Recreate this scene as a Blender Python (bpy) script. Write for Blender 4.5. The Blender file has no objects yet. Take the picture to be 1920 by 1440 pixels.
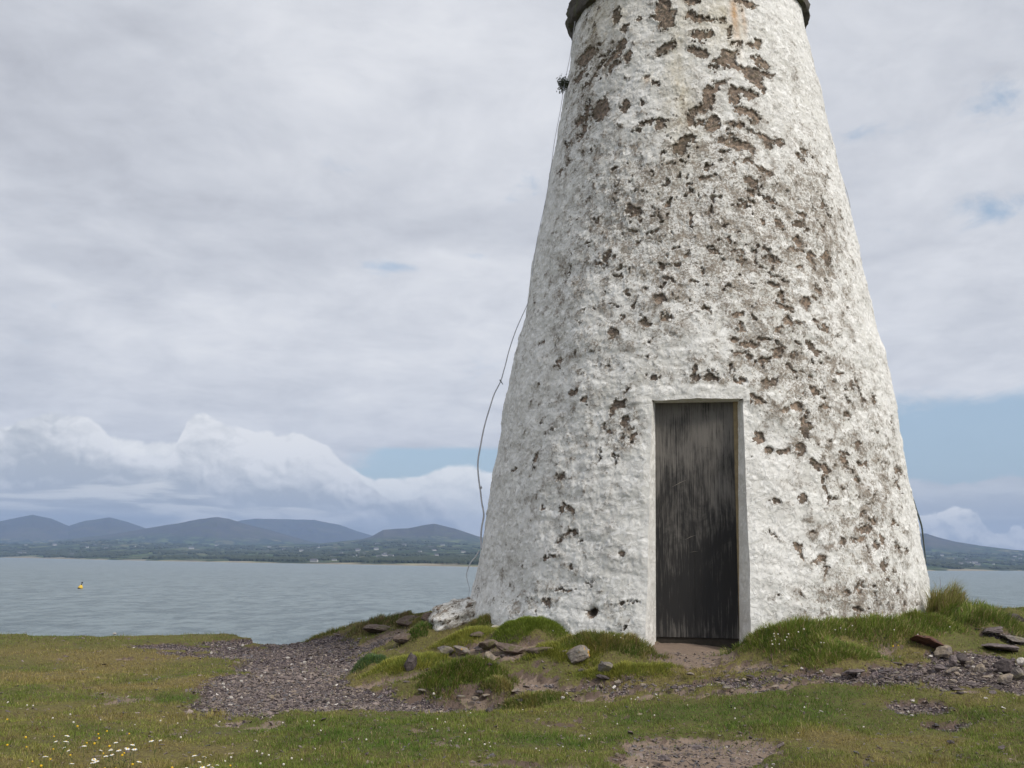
import bpy, math, random
import numpy as np
from math import radians, sin, cos, pi, atan2, sqrt
from mathutils import Vector, Matrix

random.seed(7)
RNG = np.random.default_rng(11)
S = bpy.context.scene
COL = S.collection

# ------------------------------------------------------------------ camera
F = 1870.0                      # focal length in pixels of the 1920 wide frame
PITCH = math.atan(331.5 / F)
ROLL = math.atan(0.012)
SEA = -13.0                     # the eye is the origin, the sea lies 13 m below
cam_d = bpy.data.cameras.new('camera')
cam = bpy.data.objects.new('camera', cam_d)
COL.objects.link(cam)
cam_d.sensor_width = 36.0
cam_d.lens = 36.0 * F / 1920.0
cam_d.clip_start = 0.05
cam_d.clip_end = 90000.0
FW = np.array([0, cos(PITCH), sin(PITCH)])
R0 = np.array([1.0, 0, 0]); U0 = np.array([0, -sin(PITCH), cos(PITCH)])
RT = cos(ROLL) * R0 + sin(ROLL) * U0
UP = -sin(ROLL) * R0 + cos(ROLL) * U0
cam.matrix_world = Matrix(((RT[0], UP[0], -FW[0], 0), (RT[1], UP[1], -FW[1], 0), (RT[2], UP[2], -FW[2], 0), (0, 0, 0, 1)))
S.camera = cam
S.view_settings.view_transform = 'Standard'
S.view_settings.look = 'None'
S.view_settings.exposure = 0.0
S.view_settings.gamma = 1.0
S.cycles.use_denoising = True
S.cycles.max_bounces = 8
S.cycles.diffuse_bounces = 3
S.cycles.volume_bounces = 0

def ray(px, py):
    d = FW * F + RT * (px - 960.0) + UP * (720.0 - py)
    return d / d[1]
def azel(px, py):
    d = ray(px, py)
    return atan2(d[0], d[1]), math.atan2(d[2], math.hypot(d[0], d[1]))
def at_depth(px, py, y):
    return ray(px, py) * y

# ------------------------------------------------------------------ node helpers
class NT:
    flat = False
    def __init__(s, tree):
        s.t = tree
    def n(s, kind, **kw):
        nd = s.t.nodes.new(kind)
        for k, v in kw.items(): setattr(nd, k, v)
        return nd
    def put(s, sock, v):
        if v is None: return
        if isinstance(v, bpy.types.NodeSocket): s.t.links.new(v, sock)
        else: sock.default_value = v
    def m(s, op, a, b=None, c=None, clamp=False):
        nd = s.n('ShaderNodeMath', operation=op, use_clamp=clamp)
        s.put(nd.inputs[0], a); s.put(nd.inputs[1], b); s.put(nd.inputs[2], c)
        return nd.outputs[0]
    def v(s, op, a, b=None):
        nd = s.n('ShaderNodeVectorMath', operation=op)
        s.put(nd.inputs[0], a)
        if b is not None:
            if op == 'SCALE': s.put(nd.inputs[3], b)
            else: s.put(nd.inputs[1], b)
        return nd.outputs[0]
    def noise(s, vec, scale, detail=4.0, rough=0.5, dist=0.0, col=False):
        nd = s.n('ShaderNodeTexNoise')
        s.put(nd.inputs['Vector'], vec); s.put(nd.inputs['Scale'], scale)
        s.put(nd.inputs['Detail'], detail); s.put(nd.inputs['Roughness'], rough)
        s.put(nd.inputs['Distortion'], dist)
        if s.flat: nd.noise_dimensions = '2D'
        return nd.outputs['Color' if col else 'Fac']
    def voro(s, vec, scale, feature='F1', detail=0.0, rnd=1.0, out='Distance', smooth=None):
        nd = s.n('ShaderNodeTexVoronoi', feature=feature)
        s.put(nd.inputs['Vector'], vec); s.put(nd.inputs['Scale'], scale)
        if 'Detail' in nd.inputs: s.put(nd.inputs['Detail'], detail)
        s.put(nd.inputs['Randomness'], rnd)
        if s.flat: nd.voronoi_dimensions = '2D'
        if smooth is not None: s.put(nd.inputs['Smoothness'], smooth)
        return nd.outputs[out]
    def step(s, x, lo, hi, a=0.0, b=1.0, kind='SMOOTHSTEP'):
        nd = s.n('ShaderNodeMapRange', interpolation_type=kind)
        s.put(nd.inputs[0], x); s.put(nd.inputs[1], lo); s.put(nd.inputs[2], hi)
        s.put(nd.inputs[3], a); s.put(nd.inputs[4], b)
        return nd.outputs[0]
    def mix(s, f, a, b, mode='MIX'):
        nd = s.n('ShaderNodeMix', data_type='RGBA', blend_type=mode)
        s.put(nd.inputs[0], f)
        for k, v in ((6, a), (7, b)):
            if isinstance(v, (tuple, list)) and len(v) == 3: v = tuple(v) + (1.0,)
            s.put(nd.inputs[k], v)
        return nd.outputs[2]
    def ramp(s, f, pts):
        nd = s.n('ShaderNodeValToRGB')
        e = nd.color_ramp.elements
        while len(e) < len(pts): e.new(0.5)
        for k, (p, c) in enumerate(pts):
            e[k].position = p
            e[k].color = (c, c, c, 1) if isinstance(c, float) else tuple(c) + (1,)
        s.put(nd.inputs[0], f)
        return nd.outputs[0]
    def attr(s, name, out='Fac'):
        nd = s.n('ShaderNodeAttribute', attribute_name=name)
        return nd.outputs[out]
    def comb(s, x, y, z):
        nd = s.n('ShaderNodeCombineXYZ')
        s.put(nd.inputs[0], x); s.put(nd.inputs[1], y); s.put(nd.inputs[2], z)
        return nd.outputs[0]
    def bump(s, h, dist, strength=1.0, normal=None):
        nd = s.n('ShaderNodeBump')
        nd.inputs['Distance'].default_value = dist
        nd.inputs['Strength'].default_value = strength
        s.put(nd.inputs['Height'], h)
        if normal is not None: s.put(nd.inputs['Normal'], normal)
        return nd.outputs[0]

def material(name, build, rough=0.9, spec=0.2):
    m = bpy.data.materials.new(name)
    m.use_nodes = True
    N = NT(m.node_tree)
    b = m.node_tree.nodes['Principled BSDF']
    b.inputs['Roughness'].default_value = rough
    b.inputs['Specular IOR Level'].default_value = spec
    r = build(N, b)
    if isinstance(r, (tuple, list)) and len(r) == 3 and not isinstance(r, bpy.types.NodeSocket):
        b.inputs['Base Color'].default_value = tuple(r) + (1,)
    elif r is not None:
        N.put(b.inputs['Base Color'], r)
    return m

# ------------------------------------------------------------------ world: sky and clouds
SUN_DIR = Vector((0.70, -0.62, 0.80)).normalized()      # towards the sun
sun_el = math.asin(SUN_DIR.z)
sun_rot = atan2(SUN_DIR.x, SUN_DIR.y)
world = bpy.data.worlds.new('World')
S.world = world
world.use_nodes = True
W = NT(world.node_tree)
world.node_tree.nodes.clear()
out = W.n('ShaderNodeOutputWorld')
sky = W.n('ShaderNodeTexSky', sky_type='NISHITA', sun_disc=False)
sky.sun_elevation = sun_el
sky.sun_rotation = sun_rot
sky.altitude = 10; sky.air_density = 1.0; sky.dust_density = 1.2; sky.ozone_density = 1.0
D = W.n('ShaderNodeTexCoord').outputs['Generated']
sep = W.n('ShaderNodeSeparateXYZ'); W.put(sep.inputs[0], D)
X, Y, Z = sep.outputs
AZ = W.m('ARCTAN2', X, Y)
EL = W.m('ARCSINE', Z)
def sub(a, b): return W.m('SUBTRACT', a, b)
def mul(a, b): return W.m('MULTIPLY', a, b)
def add(a, b): return W.m('ADD', a, b)
def blob(px, py, rx, ry):
    a, e = azel(px, py)
    u = W.m('DIVIDE', sub(AZ, a), rx / F); v = W.m('DIVIDE', sub(EL, e), ry / F)
    q = add(mul(u, u), mul(v, v))
    return W.m('EXPONENT', mul(q, -1.0))
def curve(points):
    """elevation (radians) as a function of azimuth from photograph pixels"""
    pts = [azel(px, py) for px, py in points]
    lo, hi = -0.9, 0.9
    nd = W.n('ShaderNodeFloatCurve')
    c = nd.mapping.curves[0]
    P = [((a - lo) / (hi - lo), e / 0.5 + 0.2) for a, e in pts]
    P = [(0.0, P[0][1])] + P + [(1.0, P[-1][1])]
    c.points[0].location = P[0]; c.points[1].location = P[-1]
    for p in P[1:-1]: c.points.new(*p)
    for p in c.points: p.handle_type = 'AUTO_CLAMPED'
    nd.mapping.use_clip = False
    nd.mapping.update()
    W.put(nd.inputs['Value'], W.step(AZ, lo, hi, kind='LINEAR'))
    return mul(sub(nd.outputs[0], 0.2), 0.5)

# upper deck, seen in perspective as a plane overhead
zz = W.m('ADD', W.m('MAXIMUM', Z, 0.0), 0.16)
Q = W.comb(W.m('DIVIDE', X, zz), W.m('DIVIDE', Y, zz), 0.0)
Qs = W.v('MULTIPLY', Q, (0.75, 1.0, 1.0))
d1 = W.noise(Qs, 1.15, 6.0, 0.52, 0.25)
d2 = W.noise(W.v('ADD', Qs, (4.3, 1.7, 0.0)), 3.2, 8.0, 0.6, 0.3)
dk = add(mul(d1, 0.62), mul(d2, 0.38))
shade = W.step(dk, 0.36, 0.64)
# broad greyer and brighter regions of the deck
tone = mul(blob(60, 300, 620, 330), -0.30)
tone = add(tone, mul(blob(700, 60, 260, 130), 0.10))
tone = add(tone, mul(blob(600, 640, 620, 170), 0.24))
tone = add(tone, mul(blob(1720, 620, 260, 200), 0.08))
tone = add(tone, mul(blob(1750, 60, 260, 120), -0.10))
d3 = W.noise(W.v('MULTIPLY', W.v('ADD', Qs, W.v('SCALE', W.noise(Qs, 2.0, 3.0, col=True), 0.15)), (1.0, 0.6, 1.0)), 7.5, 6.0, 0.60, 0.3)
shade = W.m('ADD', W.m('ADD', mul(shade, 0.38), 0.41), add(tone, mul(sub(d3, 0.5), 0.85)), clamp=True)
deck = W.ramp(shade, [(0.0, (0.46, 0.475, 0.525)), (0.4, (0.63, 0.65, 0.70)), (0.75, (0.775, 0.79, 0.83)), (1.0, (0.865, 0.875, 0.90))])
# gaps in the deck
gapn = W.noise(W.v('MULTIPLY', D, (1.0, 1.0, 2.2)), 13.0, 8.0, 0.66, 0.4)
g = mul(blob(1868, 178, 60, 50), 0.46)
g = add(g, mul(blob(1880, 388, 80, 32), 0.50))
g = add(g, mul(blob(1660, 245, 110, 16), 0.22))
g = add(g, mul(blob(740, 500, 60, 14), 0.36))
g = add(g, mul(blob(905, 480, 50, 10), 0.34))
g = add(g, mul(blob(280, 725, 70, 14), 0.12))
right_gap = mul(W.step(EL, azel(1800, 905)[1], azel(1800, 880)[1]), W.step(EL, azel(1800, 700)[1], azel(1800, 790)[1], 1.0, 0.0))
right_gap = W.step(EL, azel(1800, 800)[1], azel(1800, 690)[1], 1.0, 0.0)
side = W.step(AZ, azel(1450, 800)[0], azel(1620, 800)[0])
left_gap = mul(W.step(EL, azel(780, 852)[1], azel(780, 826)[1], 1.0, 0.0), W.step(AZ, azel(600, 850)[0], azel(760, 850)[0]))
low = add(mul(mul(right_gap, side), 0.95), mul(mul(left_gap, sub(1.0, side)), 0.95))
gap = W.step(add(add(g, low), mul(sub(gapn, 0.5), 1.5)), 0.16, 0.74)

# cumulus banks on the skyline
W.flat = True
def billow(vec, sc):
    warp = W.v('SCALE', W.v('SUBTRACT', W.noise(vec, sc * 1.2, 4.0, 0.55, col=True), (0.5, 0.5, 0.5)), 0.7 / sc)
    p = W.v('ADD', vec, warp)
    a = W.voro(p, sc, 'F1', 0.0, 1.0)
    b = W.voro(p, sc * 2.2, 'F1', 0.0, 1.0)
    c = W.voro(p, sc * 5.0, 'F1', 0.0, 1.0)
    d = W.noise(p, sc * 5.0, 5.0, 0.62)
    return add(add(add(mul(sub(0.45, a), 0.60), mul(sub(0.45, b), 0.40)), mul(sub(0.45, c), 0.15)), mul(sub(d, 0.5), 0.4))
DV = W.comb(AZ, mul(EL, 1.35), 0.0)
def bank(top_pts, sc, off, amp, lit, dark, base_pts, soft=0.004, relief=2.6, contrast=1.0, shape=None):
    v = W.v('ADD', DV, off)
    b0 = billow(v, sc)
    b1 = billow(W.v('ADD', v, (0.003, 0.007, 0.0)), sc)
    top = curve(top_pts); base = curve(base_pts)
    h = sub(add(top, mul(b0, amp)), EL)
    cov = W.step(h, 0.0, soft)
    rel = mul(sub(b0, b1), relief)
    t = W.step(EL, base, top, 0.0, 1.0)
    soft_n = W.noise(v, sc * 0.7, 5.0, 0.55, 0.3)
    tt = W.m('ADD', add(mul(t, 0.66 * contrast), 0.04), add(add(mul(rel, 1.2), mul(b0, 0.50)), mul(sub(soft_n, 0.40), 1.5)), clamp=True)
    if shape is not None: tt = W.m('ADD', tt, shape, clamp=True)
    return cov, W.mix(tt, dark, lit)
streak = W.noise(W.comb(AZ, mul(EL, 7.0), 0.0), 7.0, 7.0, 0.58, 0.3)
# thin veil behind the banks
bA = bank([(-400, 800), (0, 800), (250, 815), (600, 850), (740, 893), (850, 872), (930, 878), (1700, 898), (1800, 902), (1930, 888), (2300, 880)],
          14.0, (0.0, 0.0, 0.0), 0.014, (1.10, 1.09, 1.06), (0.72, 0.745, 0.765),
          [(-400, 1010), (900, 1000), (1700, 1060), (2300, 1060)], 0.006, 0.7)
bR = bank([(1500, 1010), (1700, 975), (1760, 958), (1810, 945), (1850, 985), (1880, 1000), (1905, 985), (1960, 1000), (2300, 960)],
          26.0, (3.1, 0.2, 0.5), 0.012, (1.25, 1.22, 1.16), (0.74, 0.76, 0.77),
          [(1500, 1030), (1700, 1035), (2300, 1045)], 0.003, 1.6)
bB = bank([(-400, 760), (0, 790), (50, 778), (120, 776), (190, 800), (225, 850), (300, 862), (330, 835), (352, 788), (385, 780), (440, 800), (560, 808), (605, 826), (650, 868), (700, 905), (745, 935), (800, 925), (835, 950), (870, 990), (1000, 1040), (2300, 1080)],
          13.0, (1.7, 0.6, 0.2), 0.016, (1.0, 0.995, 0.99), (0.57, 0.595, 0.615),
          [(-400, 905), (0, 905), (220, 900), (420, 940), (600, 955), (760, 960), (900, 1010), (2300, 1080)], 0.0045, 1.2,
          shape=add(add(mul(blob(70, 860, 150, 60), -0.20), mul(blob(560, 940, 260, 20), -0.28)), add(mul(blob(275, 835, 60, 50), 0.25), mul(blob(640, 850, 60, 40), 0.30))))
# grey stratus under the banks, above the mountains
stra = W.step(add(sub(curve([(-400, 905), (0, 905), (250, 895), (420, 930), (620, 945), (700, 972), (760, 988), (900, 1002), (1000, 1020), (1600, 1055), (2300, 1060)]), EL), mul(sub(streak, 0.5), 0.035)), 0.0, 0.010)
scol = W.ramp(W.step(add(streak, mul(blob(480, 965, 300, 22), 0.10)), 0.36, 0.66),
              [(0.0, (0.47, 0.495, 0.51)), (0.5, (0.62, 0.64, 0.645)), (1.0, (0.98, 0.97, 0.93))])
rgap = W.ramp(W.step(EL, azel(1800, 905)[1], azel(1800, 780)[1]), [(0.0, (0.50, 0.62, 0.78)), (1.0, (0.40, 0.56, 0.80))])

# sky seen through thin haze in the gaps
skys = W.v('SCALE', sky.outputs[0], 0.075)
haz = W.v('ADD', skys, (0.20, 0.27, 0.33))
c0 = W.mix(mul(gap, 0.92), deck, haz)
c1 = W.mix(mul(bA[0], 0.94), c0, W.mix(mul(side, 0.85), bA[1], W.mix(W.step(streak, 0.4, 0.6), (0.57, 0.60, 0.64), (0.70, 0.72, 0.745))))
c1 = W.mix(bR[0], c1, bR[1])
c2 = W.mix(bB[0], c1, bB[1])
c3 = W.mix(mul(stra, 0.92), c2, scol)
# overhead and behind the camera the deck is brighter (veiled sun)
dot = W.n('ShaderNodeVectorMath', operation='DOT_PRODUCT')
W.put(dot.inputs[0], D); dot.inputs[1].default_value = tuple(SUN_DIR)
glow = W.step(dot.outputs['Value'], 0.3, 1.0, 1.0, 1.5)
high = W.n('ShaderNodeBackground'); W.put(high.inputs[0], c0); W.put(high.inputs[1], glow)
lower = W.n('ShaderNodeBackground'); W.put(lower.inputs[0], c3); W.put(lower.inputs[1], glow)
pick = W.n('ShaderNodeMixShader')
W.put(pick.inputs[0], W.m('LESS_THAN', EL, azel(600, 690)[1]))
W.t.links.new(high.outputs[0], pick.inputs[1]); W.t.links.new(lower.outputs[0], pick.inputs[2])
W.t.links.new(pick.outputs[0], out.inputs['Surface'])

sun_d = bpy.data.lights.new('sun', 'SUN')
sun_d.energy = 2.8
sun_d.angle = radians(12)
sun_d.color = (1.0, 0.94, 0.85)
sun = bpy.data.objects.new('sun', sun_d)
COL.objects.link(sun)
sun.rotation_euler = SUN_DIR.to_track_quat('Z', 'Y').to_euler()

# ------------------------------------------------------------------ numpy noise
_perm = np.random.default_rng(5).permutation(256)
_perm = np.concatenate([_perm, _perm, _perm])
_g = np.random.default_rng(6).normal(size=(256, 3)); _g /= np.linalg.norm(_g, axis=1)[:, None]
_g = _g.astype(np.float32)
def perlin(p):
    p = np.asarray(p, np.float32)
    i = np.floor(p).astype(np.int64); f = p - i; i &= 255
    u = f * f * f * (f * (f * 6 - 15) + 10)
    res = 0
    for dx in (0, 1):
        wx = u[:, 0] if dx else 1 - u[:, 0]
        a = _perm[(i[:, 0] + dx) & 255]
        for dy in (0, 1):
            wy = u[:, 1] if dy else 1 - u[:, 1]
            b = _perm[a + ((i[:, 1] + dy) & 255)]
            for dz in (0, 1):
                wz = u[:, 2] if dz else 1 - u[:, 2]
                gr = _g[_perm[b + ((i[:, 2] + dz) & 255)]]
                d = gr[:, 0] * (f[:, 0] - dx) + gr[:, 1] * (f[:, 1] - dy) + gr[:, 2] * (f[:, 2] - dz)
                res = res + wx * wy * wz * d
    return res * 1.6
def fbm(p, scale, octaves=4, rough=0.5, off=0.0):
    p = np.asarray(p, np.float32) * scale + off
    a, s, t = 1.0, 0, 0
    for _ in range(octaves):
        s = s + a * perlin(p); t += a; a *= rough; p = p * 2.03 + 17.3
    return s / t
def P3(x, y, z=0.0):
    x = np.asarray(x, float)
    return np.stack([x, np.broadcast_to(y, x.shape), np.broadcast_to(z, x.shape)], -1)
def sstep(x, lo, hi):
    t = np.clip((x - lo) / (hi - lo), 0, 1)
    return t * t * (3 - 2 * t)

# ------------------------------------------------------------------ mesh helpers
def mesh_np(name, verts, faces, mat=None, parent=None, smooth=True, attrs=None, loc=(0, 0, 0)):
    verts = np.ascontiguousarray(verts, np.float32)
    faces = np.ascontiguousarray(faces, np.int32)
    k = faces.shape[1]
    me = bpy.data.meshes.new(name)
    me.vertices.add(len(verts)); me.vertices.foreach_set('co', verts.ravel())
    me.loops.add(faces.size); me.loops.foreach_set('vertex_index', faces.ravel())
    me.polygons.add(len(faces))
    me.polygons.foreach_set('loop_start', np.arange(0, faces.size, k, dtype=np.int32))
    me.polygons.foreach_set('use_smooth', np.full(len(faces), smooth))
    me.update(calc_edges=True)
    for an, val in (attrs or {}).items():
        val = np.ascontiguousarray(val, np.float32)
        if val.ndim == 1:
            a = me.attributes.new(an, 'FLOAT', 'POINT'); a.data.foreach_set('value', val)
        else:
            if val.shape[1] == 3: val = np.concatenate([val, np.ones((len(val), 1), np.float32)], 1)
            a = me.attributes.new(an, 'FLOAT_COLOR', 'POINT'); a.data.foreach_set('color', np.ascontiguousarray(val).ravel())
    if mat: me.materials.append(mat)
    o = bpy.data.objects.new(name, me)
    COL.objects.link(o)
    o.location = loc
    if parent is not None: o.parent = parent
    return o
def tag(o, label=None, cat=None, group=None, kind=None):
    if label: o['label'] = label
    if cat: o['category'] = cat
    if group: o['group'] = group
    if kind: o['kind'] = kind
    return o
def empty(name, loc, label, cat, group=None, rz=0.0):
    o = bpy.data.objects.new(name, None); COL.objects.link(o)
    o.empty_display_size = 0.1
    o.location = loc; o.rotation_euler = (0, 0, rz)
    return tag(o, label, cat, group)
def copy_tree(o, parent=None):
    c = o.copy(); COL.objects.link(c); c.parent = parent
    for ch in list(o.children): copy_tree(ch, c)
    return c
def grid_faces(nr, nc, off=0):
    i = np.arange(nr - 1)[:, None] * nc + np.arange(nc - 1)[None, :] + off
    return np.stack([i, i + 1, i + nc + 1, i + nc], -1).reshape(-1, 4)
def tube(points, radii, sides=8, closed_ends=True):
    """tapered tube through points, returns verts and quad faces"""
    pts = np.asarray(points, float); n = len(pts)
    radii = np.broadcast_to(radii, (n,))
    tan = np.gradient(pts, axis=0); tan /= np.linalg.norm(tan, axis=1)[:, None] + 1e-9
    ref = np.array([0.3, 0.2, 0.9]); 
    a = np.cross(tan, ref); a /= np.linalg.norm(a, axis=1)[:, None] + 1e-9
    b = np.cross(tan, a)
    th = np.arange(sides) / sides * 2 * pi
    V = pts[:, None, :] + radii[:, None, None] * (np.cos(th)[None, :, None] * a[:, None, :] + np.sin(th)[None, :, None] * b[:, None, :])
    V = V.reshape(-1, 3)
    f = []
    for i in range(n - 1):
        for j in range(sides):
            k = (j + 1) % sides
            f.append((i * sides + j, i * sides + k, (i + 1) * sides + k, (i + 1) * sides + j))
    if closed_ends:
        c0 = len(V); V = np.vstack([V, pts[0], pts[-1]])
        for j in range(sides):
            k = (j + 1) % sides
            f.append((c0, k, j, c0)); f.append((c0 + 1, (n - 1) * sides + j, (n - 1) * sides + k, c0 + 1))
    return V, f
def mesh_list(name, V, Fc, mat, parent=None, smooth=True, loc=(0, 0, 0)):
    me = bpy.data.meshes.new(name)
    Fc = [tuple(dict.fromkeys(f)) for f in Fc]
    me.from_pydata([tuple(map(float, v)) for v in V], [], [tuple(map(int, f)) for f in Fc])
    me.polygons.foreach_set('use_smooth', [smooth] * len(me.polygons))
    me.update()
    if mat: me.materials.append(mat)
    o = bpy.data.objects.new(name, me); COL.objects.link(o); o.location = loc
    if parent is not None: o.parent = parent
    return o
def merge(parts):
    V, Fc, k = [], [], 0
    for v, f in parts:
        V.append(np.asarray(v, float)); Fc += [tuple(i + k for i in q) for q in f]; k += len(v)
    return np.vstack(V), Fc

# ------------------------------------------------------------------ tower shape
TC = np.array([1.846, 10.032])                      # axis of the tower
TH0 = atan2(-TC[1], -TC[0])                         # direction from the axis to the eye
DIR0 = np.array([cos(TH0), sin(TH0)])
LZ = [-1.2, -.45, -.38, -.20, .06, .29, .61, .96, 1.02, 1.54, 1.96, 2.64, 3.01, 3.59, 4.67, 5.48, 6.2]
LR = [2.30, 2.232, 2.212, 2.176, 2.143, 2.104, 2.062, 2.003, 1.988, 1.914, 1.838, 1.692, 1.635, 1.538, 1.351, 1.243, 1.14]
RZ = [-1.2, -.45, -.37, -.125, .057, .264, .645, .912, 1.213, 1.569, 1.994, 2.397, 2.889, 3.423, 3.834, 4.143, 4.557, 4.886, 5.444, 6.2]
RR = [2.17, 2.120, 2.117, 2.115, 2.093, 2.064, 2.012, 1.985, 1.949, 1.912, 1.850, 1.765, 1.683, 1.600, 1.530, 1.477, 1.406, 1.355, 1.256, 1.15]
def radius(phi, z):
    """phi: angle seen from the axis, 0 towards the eye, positive to the right"""
    l = np.interp(z, LZ, LR); r = np.interp(z, RZ, RR)
    w = 0.5 + 0.5 * np.sin(phi)
    return l * (1 - w) + r * w
def tpoint(phi, z, dr=0.0):
    a = TH0 + np.asarray(phi)
    r = radius(phi, z) + dr
    return np.stack([TC[0] + r * np.cos(a), TC[1] + r * np.sin(a), z + 0 * r], -1)
def tower_hit(px, py):
    d = ray(px, py)
    t = np.linspace(6.0, 11.5, 1800)
    P = t[:, None] * d
    dx, dy = P[:, 0] - TC[0], P[:, 1] - TC[1]
    phi = (np.arctan2(dy, dx) - TH0 + pi) % (2 * pi) - pi
    g = np.hypot(dx, dy) - radius(phi, P[:, 2])
    k = np.argmax(g <= 0) if (g <= 0).any() else np.argmin(g)
    return phi[k], P[k, 2]

# patches of bare stone, centre / radii / tilt in the photograph, mapped onto the wall
BARE = """1243 10 15 20 0;1246 30 20 9 0;1250 46 14 11 0;1297 2 14 8 0;1315 67 21 8 -5;1247 90 18 8 -18;1308 97 21 11 22;1312 34 14 7 0;1297 28 8 6 0;
1333 37 9 5 0;1353 36 8 6 0;1400 6 20 8 10;1197 36 5 4 0;1177 106 8 8 0;1153 104 18 7 -38;1149 127 13 5 -38;1127 118 15 4 -40;1167 85 10 9 0;1158 30 9 12 0;1172 52 6 8 0;
1100 108 13 13 -40;1092 140 12 8 -40;1113 142 6 5 -40;1100 157 6 3 -40;1126 206 15 20 0;1101 212 7 20 0;1086 227 5 8 0;1098 240 6 6 0;1088 258 4 6 0;
1172 198 8 10 0;1202 190 6 5 0;1210 140 9 5 -20;1229 156 10 5 0;1222 230 25 3 0;1240 236 10 7 0;1365 103 18 12 0;1360 118 22 9 0;1398 130 34 6 3;1427 119 16 8 25;
1432 137 22 4 8;1413 147 18 17 0;1425 160 8 14 0;1350 155 15 6 -12;1333 168 12 6 0;1325 183 10 17 12;1312 204 19 7 -8;1377 180 9 17 -8;1390 171 22 5 0;1407 180 12 10 0;
1400 210 22 9 5;1416 222 12 11 0;1293 222 9 9 0;1305 230 16 3 -15;1337 232 12 14 0;1370 233 7 6 0;1387 234 8 7 0;1284 267 20 8 -15;1273 280 10 8 0;1365 270 22 7 25;1396 276 22 7 30;
1428 255 20 4 30;1444 268 8 10 0;1463 270 8 8 30;1507 285 8 8 50;1503 299 8 4 30;1405 305 9 5 0;1330 311 8 4 0;1378 309 4 3 0;1421 79 8 10 20;1413 87 8 6 0;1382 80 11 4 10;1384 96 6 5 0;
1366 58 5 9 0;1338 128 6 4 0;1055 318 4 8 0;1065 270 3 10 -20;1410 345 15 5 50;1445 377 21 3 28;1432 322 15 4 27;1462 420 7 8 0;1496 422 9 7 20;1430 415 5 8 0;1496 455 6 11 0;
1523 488 7 15 0;1550 485 7 11 -15;1492 470 14 3 0;1392 488 5 7 0;1385 472 12 3 12;1416 487 4 4 0;1433 484 5 3 0;1445 482 4 3 0;1459 488 6 4 10;1294 415 4 11 0;1340 474 12 3 38;
1370 449 5 9 0;1394 384 8 4 0;1466 555 6 9 0;1510 568 6 11 0;1533 543 8 5 25;1526 560 4 4 0;1470 578 12 6 15;1475 605 10 9 0;1500 607 10 3 10;1543 612 8 6 0;1458 617 5 6 0;
1383 592 9 5 0;1387 615 5 6 0;1378 638 8 5 0;1405 646 17 7 0;1385 663 12 4 0;1402 670 6 4 20;1458 662 12 6 -15;1466 650 5 5 0;1520 653 13 7 38;1536 664 9 5 0;1332 710 18 6 8;
1388 718 14 4 32;1303 700 5 13 12;1442 718 12 8 -8;1525 730 11 6 32;1572 700 9 4 0;1598 724 4 10 0;1616 742 4 15 -12;1607 722 2 14 -8;1642 752 4 10 -12;1494 766 13 10 15;1470 770 8 6 -20;
1420 753 10 6 0;1408 745 5 5 0;1545 768 8 5 0;1583 781 9 6 10;1510 800 7 20 4;1675 800 3 14 -8;1498 842 7 14 0;1472 846 14 5 -8;1441 846 8 8 0;1422 822 8 8 0;1528 873 13 8 30;
1545 881 9 9 0;1544 897 5 7 0;1580 865 6 9 0;1582 850 9 4 10;1607 838 7 7 0;1625 870 6 5 0;1614 866 4 4 0;1548 916 4 7 0;1583 913 9 2 10;1686 884 4 8 -10;1682 912 3 13 -8;
1455 938 5 9 -10;1505 934 6 8 20;1549 938 4 9 0;1562 937 5 4 0;1455 1004 10 2 42;1408 1028 6 10 0;1496 1026 11 9 0;1507 1043 3 8 -25;1543 1047 9 7 0;1531 1053 5 3 0;1551 1072 3 9 10;
1622 992 11 8 -10;1616 1012 8 5 0;1638 978 6 8 0;1655 1010 8 9 20;1678 982 5 7 -30;1683 1025 4 14 0;1699 1033 3 5 0;1657 1058 5 10 10;1662 1086 5 4 30;1588 1112 4 5 0;1583 1016 4 7 0;
1604 1014 3 7 0;1178 553 4 8 0;1236 562 11 9 0;1250 596 10 6 0;1163 597 4 5 0;1151 628 8 8 0;1048 681 5 9 0;1012 643 4 3 0;1227 708 5 8 0;1175 731 5 4 0;1077 735 9 5 10;
1098 748 6 5 0;1157 758 11 8 0;1186 750 13 2 0;1150 772 4 9 8;1138 482 4 10 0;1125 492 7 3 -20;1162 515 4 5 0;1005 862 5 13 5;1052 895 4 7 0;1184 818 8 5 0;1124 862 4 5 0;1124 846 3 5 0;
1151 853 7 4 20;1181 800 4 3 0;1142 812 5 5 0;962 885 4 5 0;1058 955 5 9 0;1070 958 6 4 25;1018 954 6 4 20;1068 1000 11 4 -18;1048 1013 3 5 0;1086 1015 6 3 0;1022 1043 7 4 -20;
1040 1041 8 3 0;1068 1060 3 5 0;1065 1109 7 4 -15;1048 1104 7 2 10;1101 1098 3 3 0;1109 1149 8 9 0;892 1117 2 13 8;1023 1127 6 4 0;1031 1135 5 4 0;1165 1043 6 4 0;1193 1130 16 1.5 0;1211 1138 5 3 20"""
BARE = [tuple(float(t) for t in r.split()) for r in BARE.replace('\n', '').split(';') if r.strip()]
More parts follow.
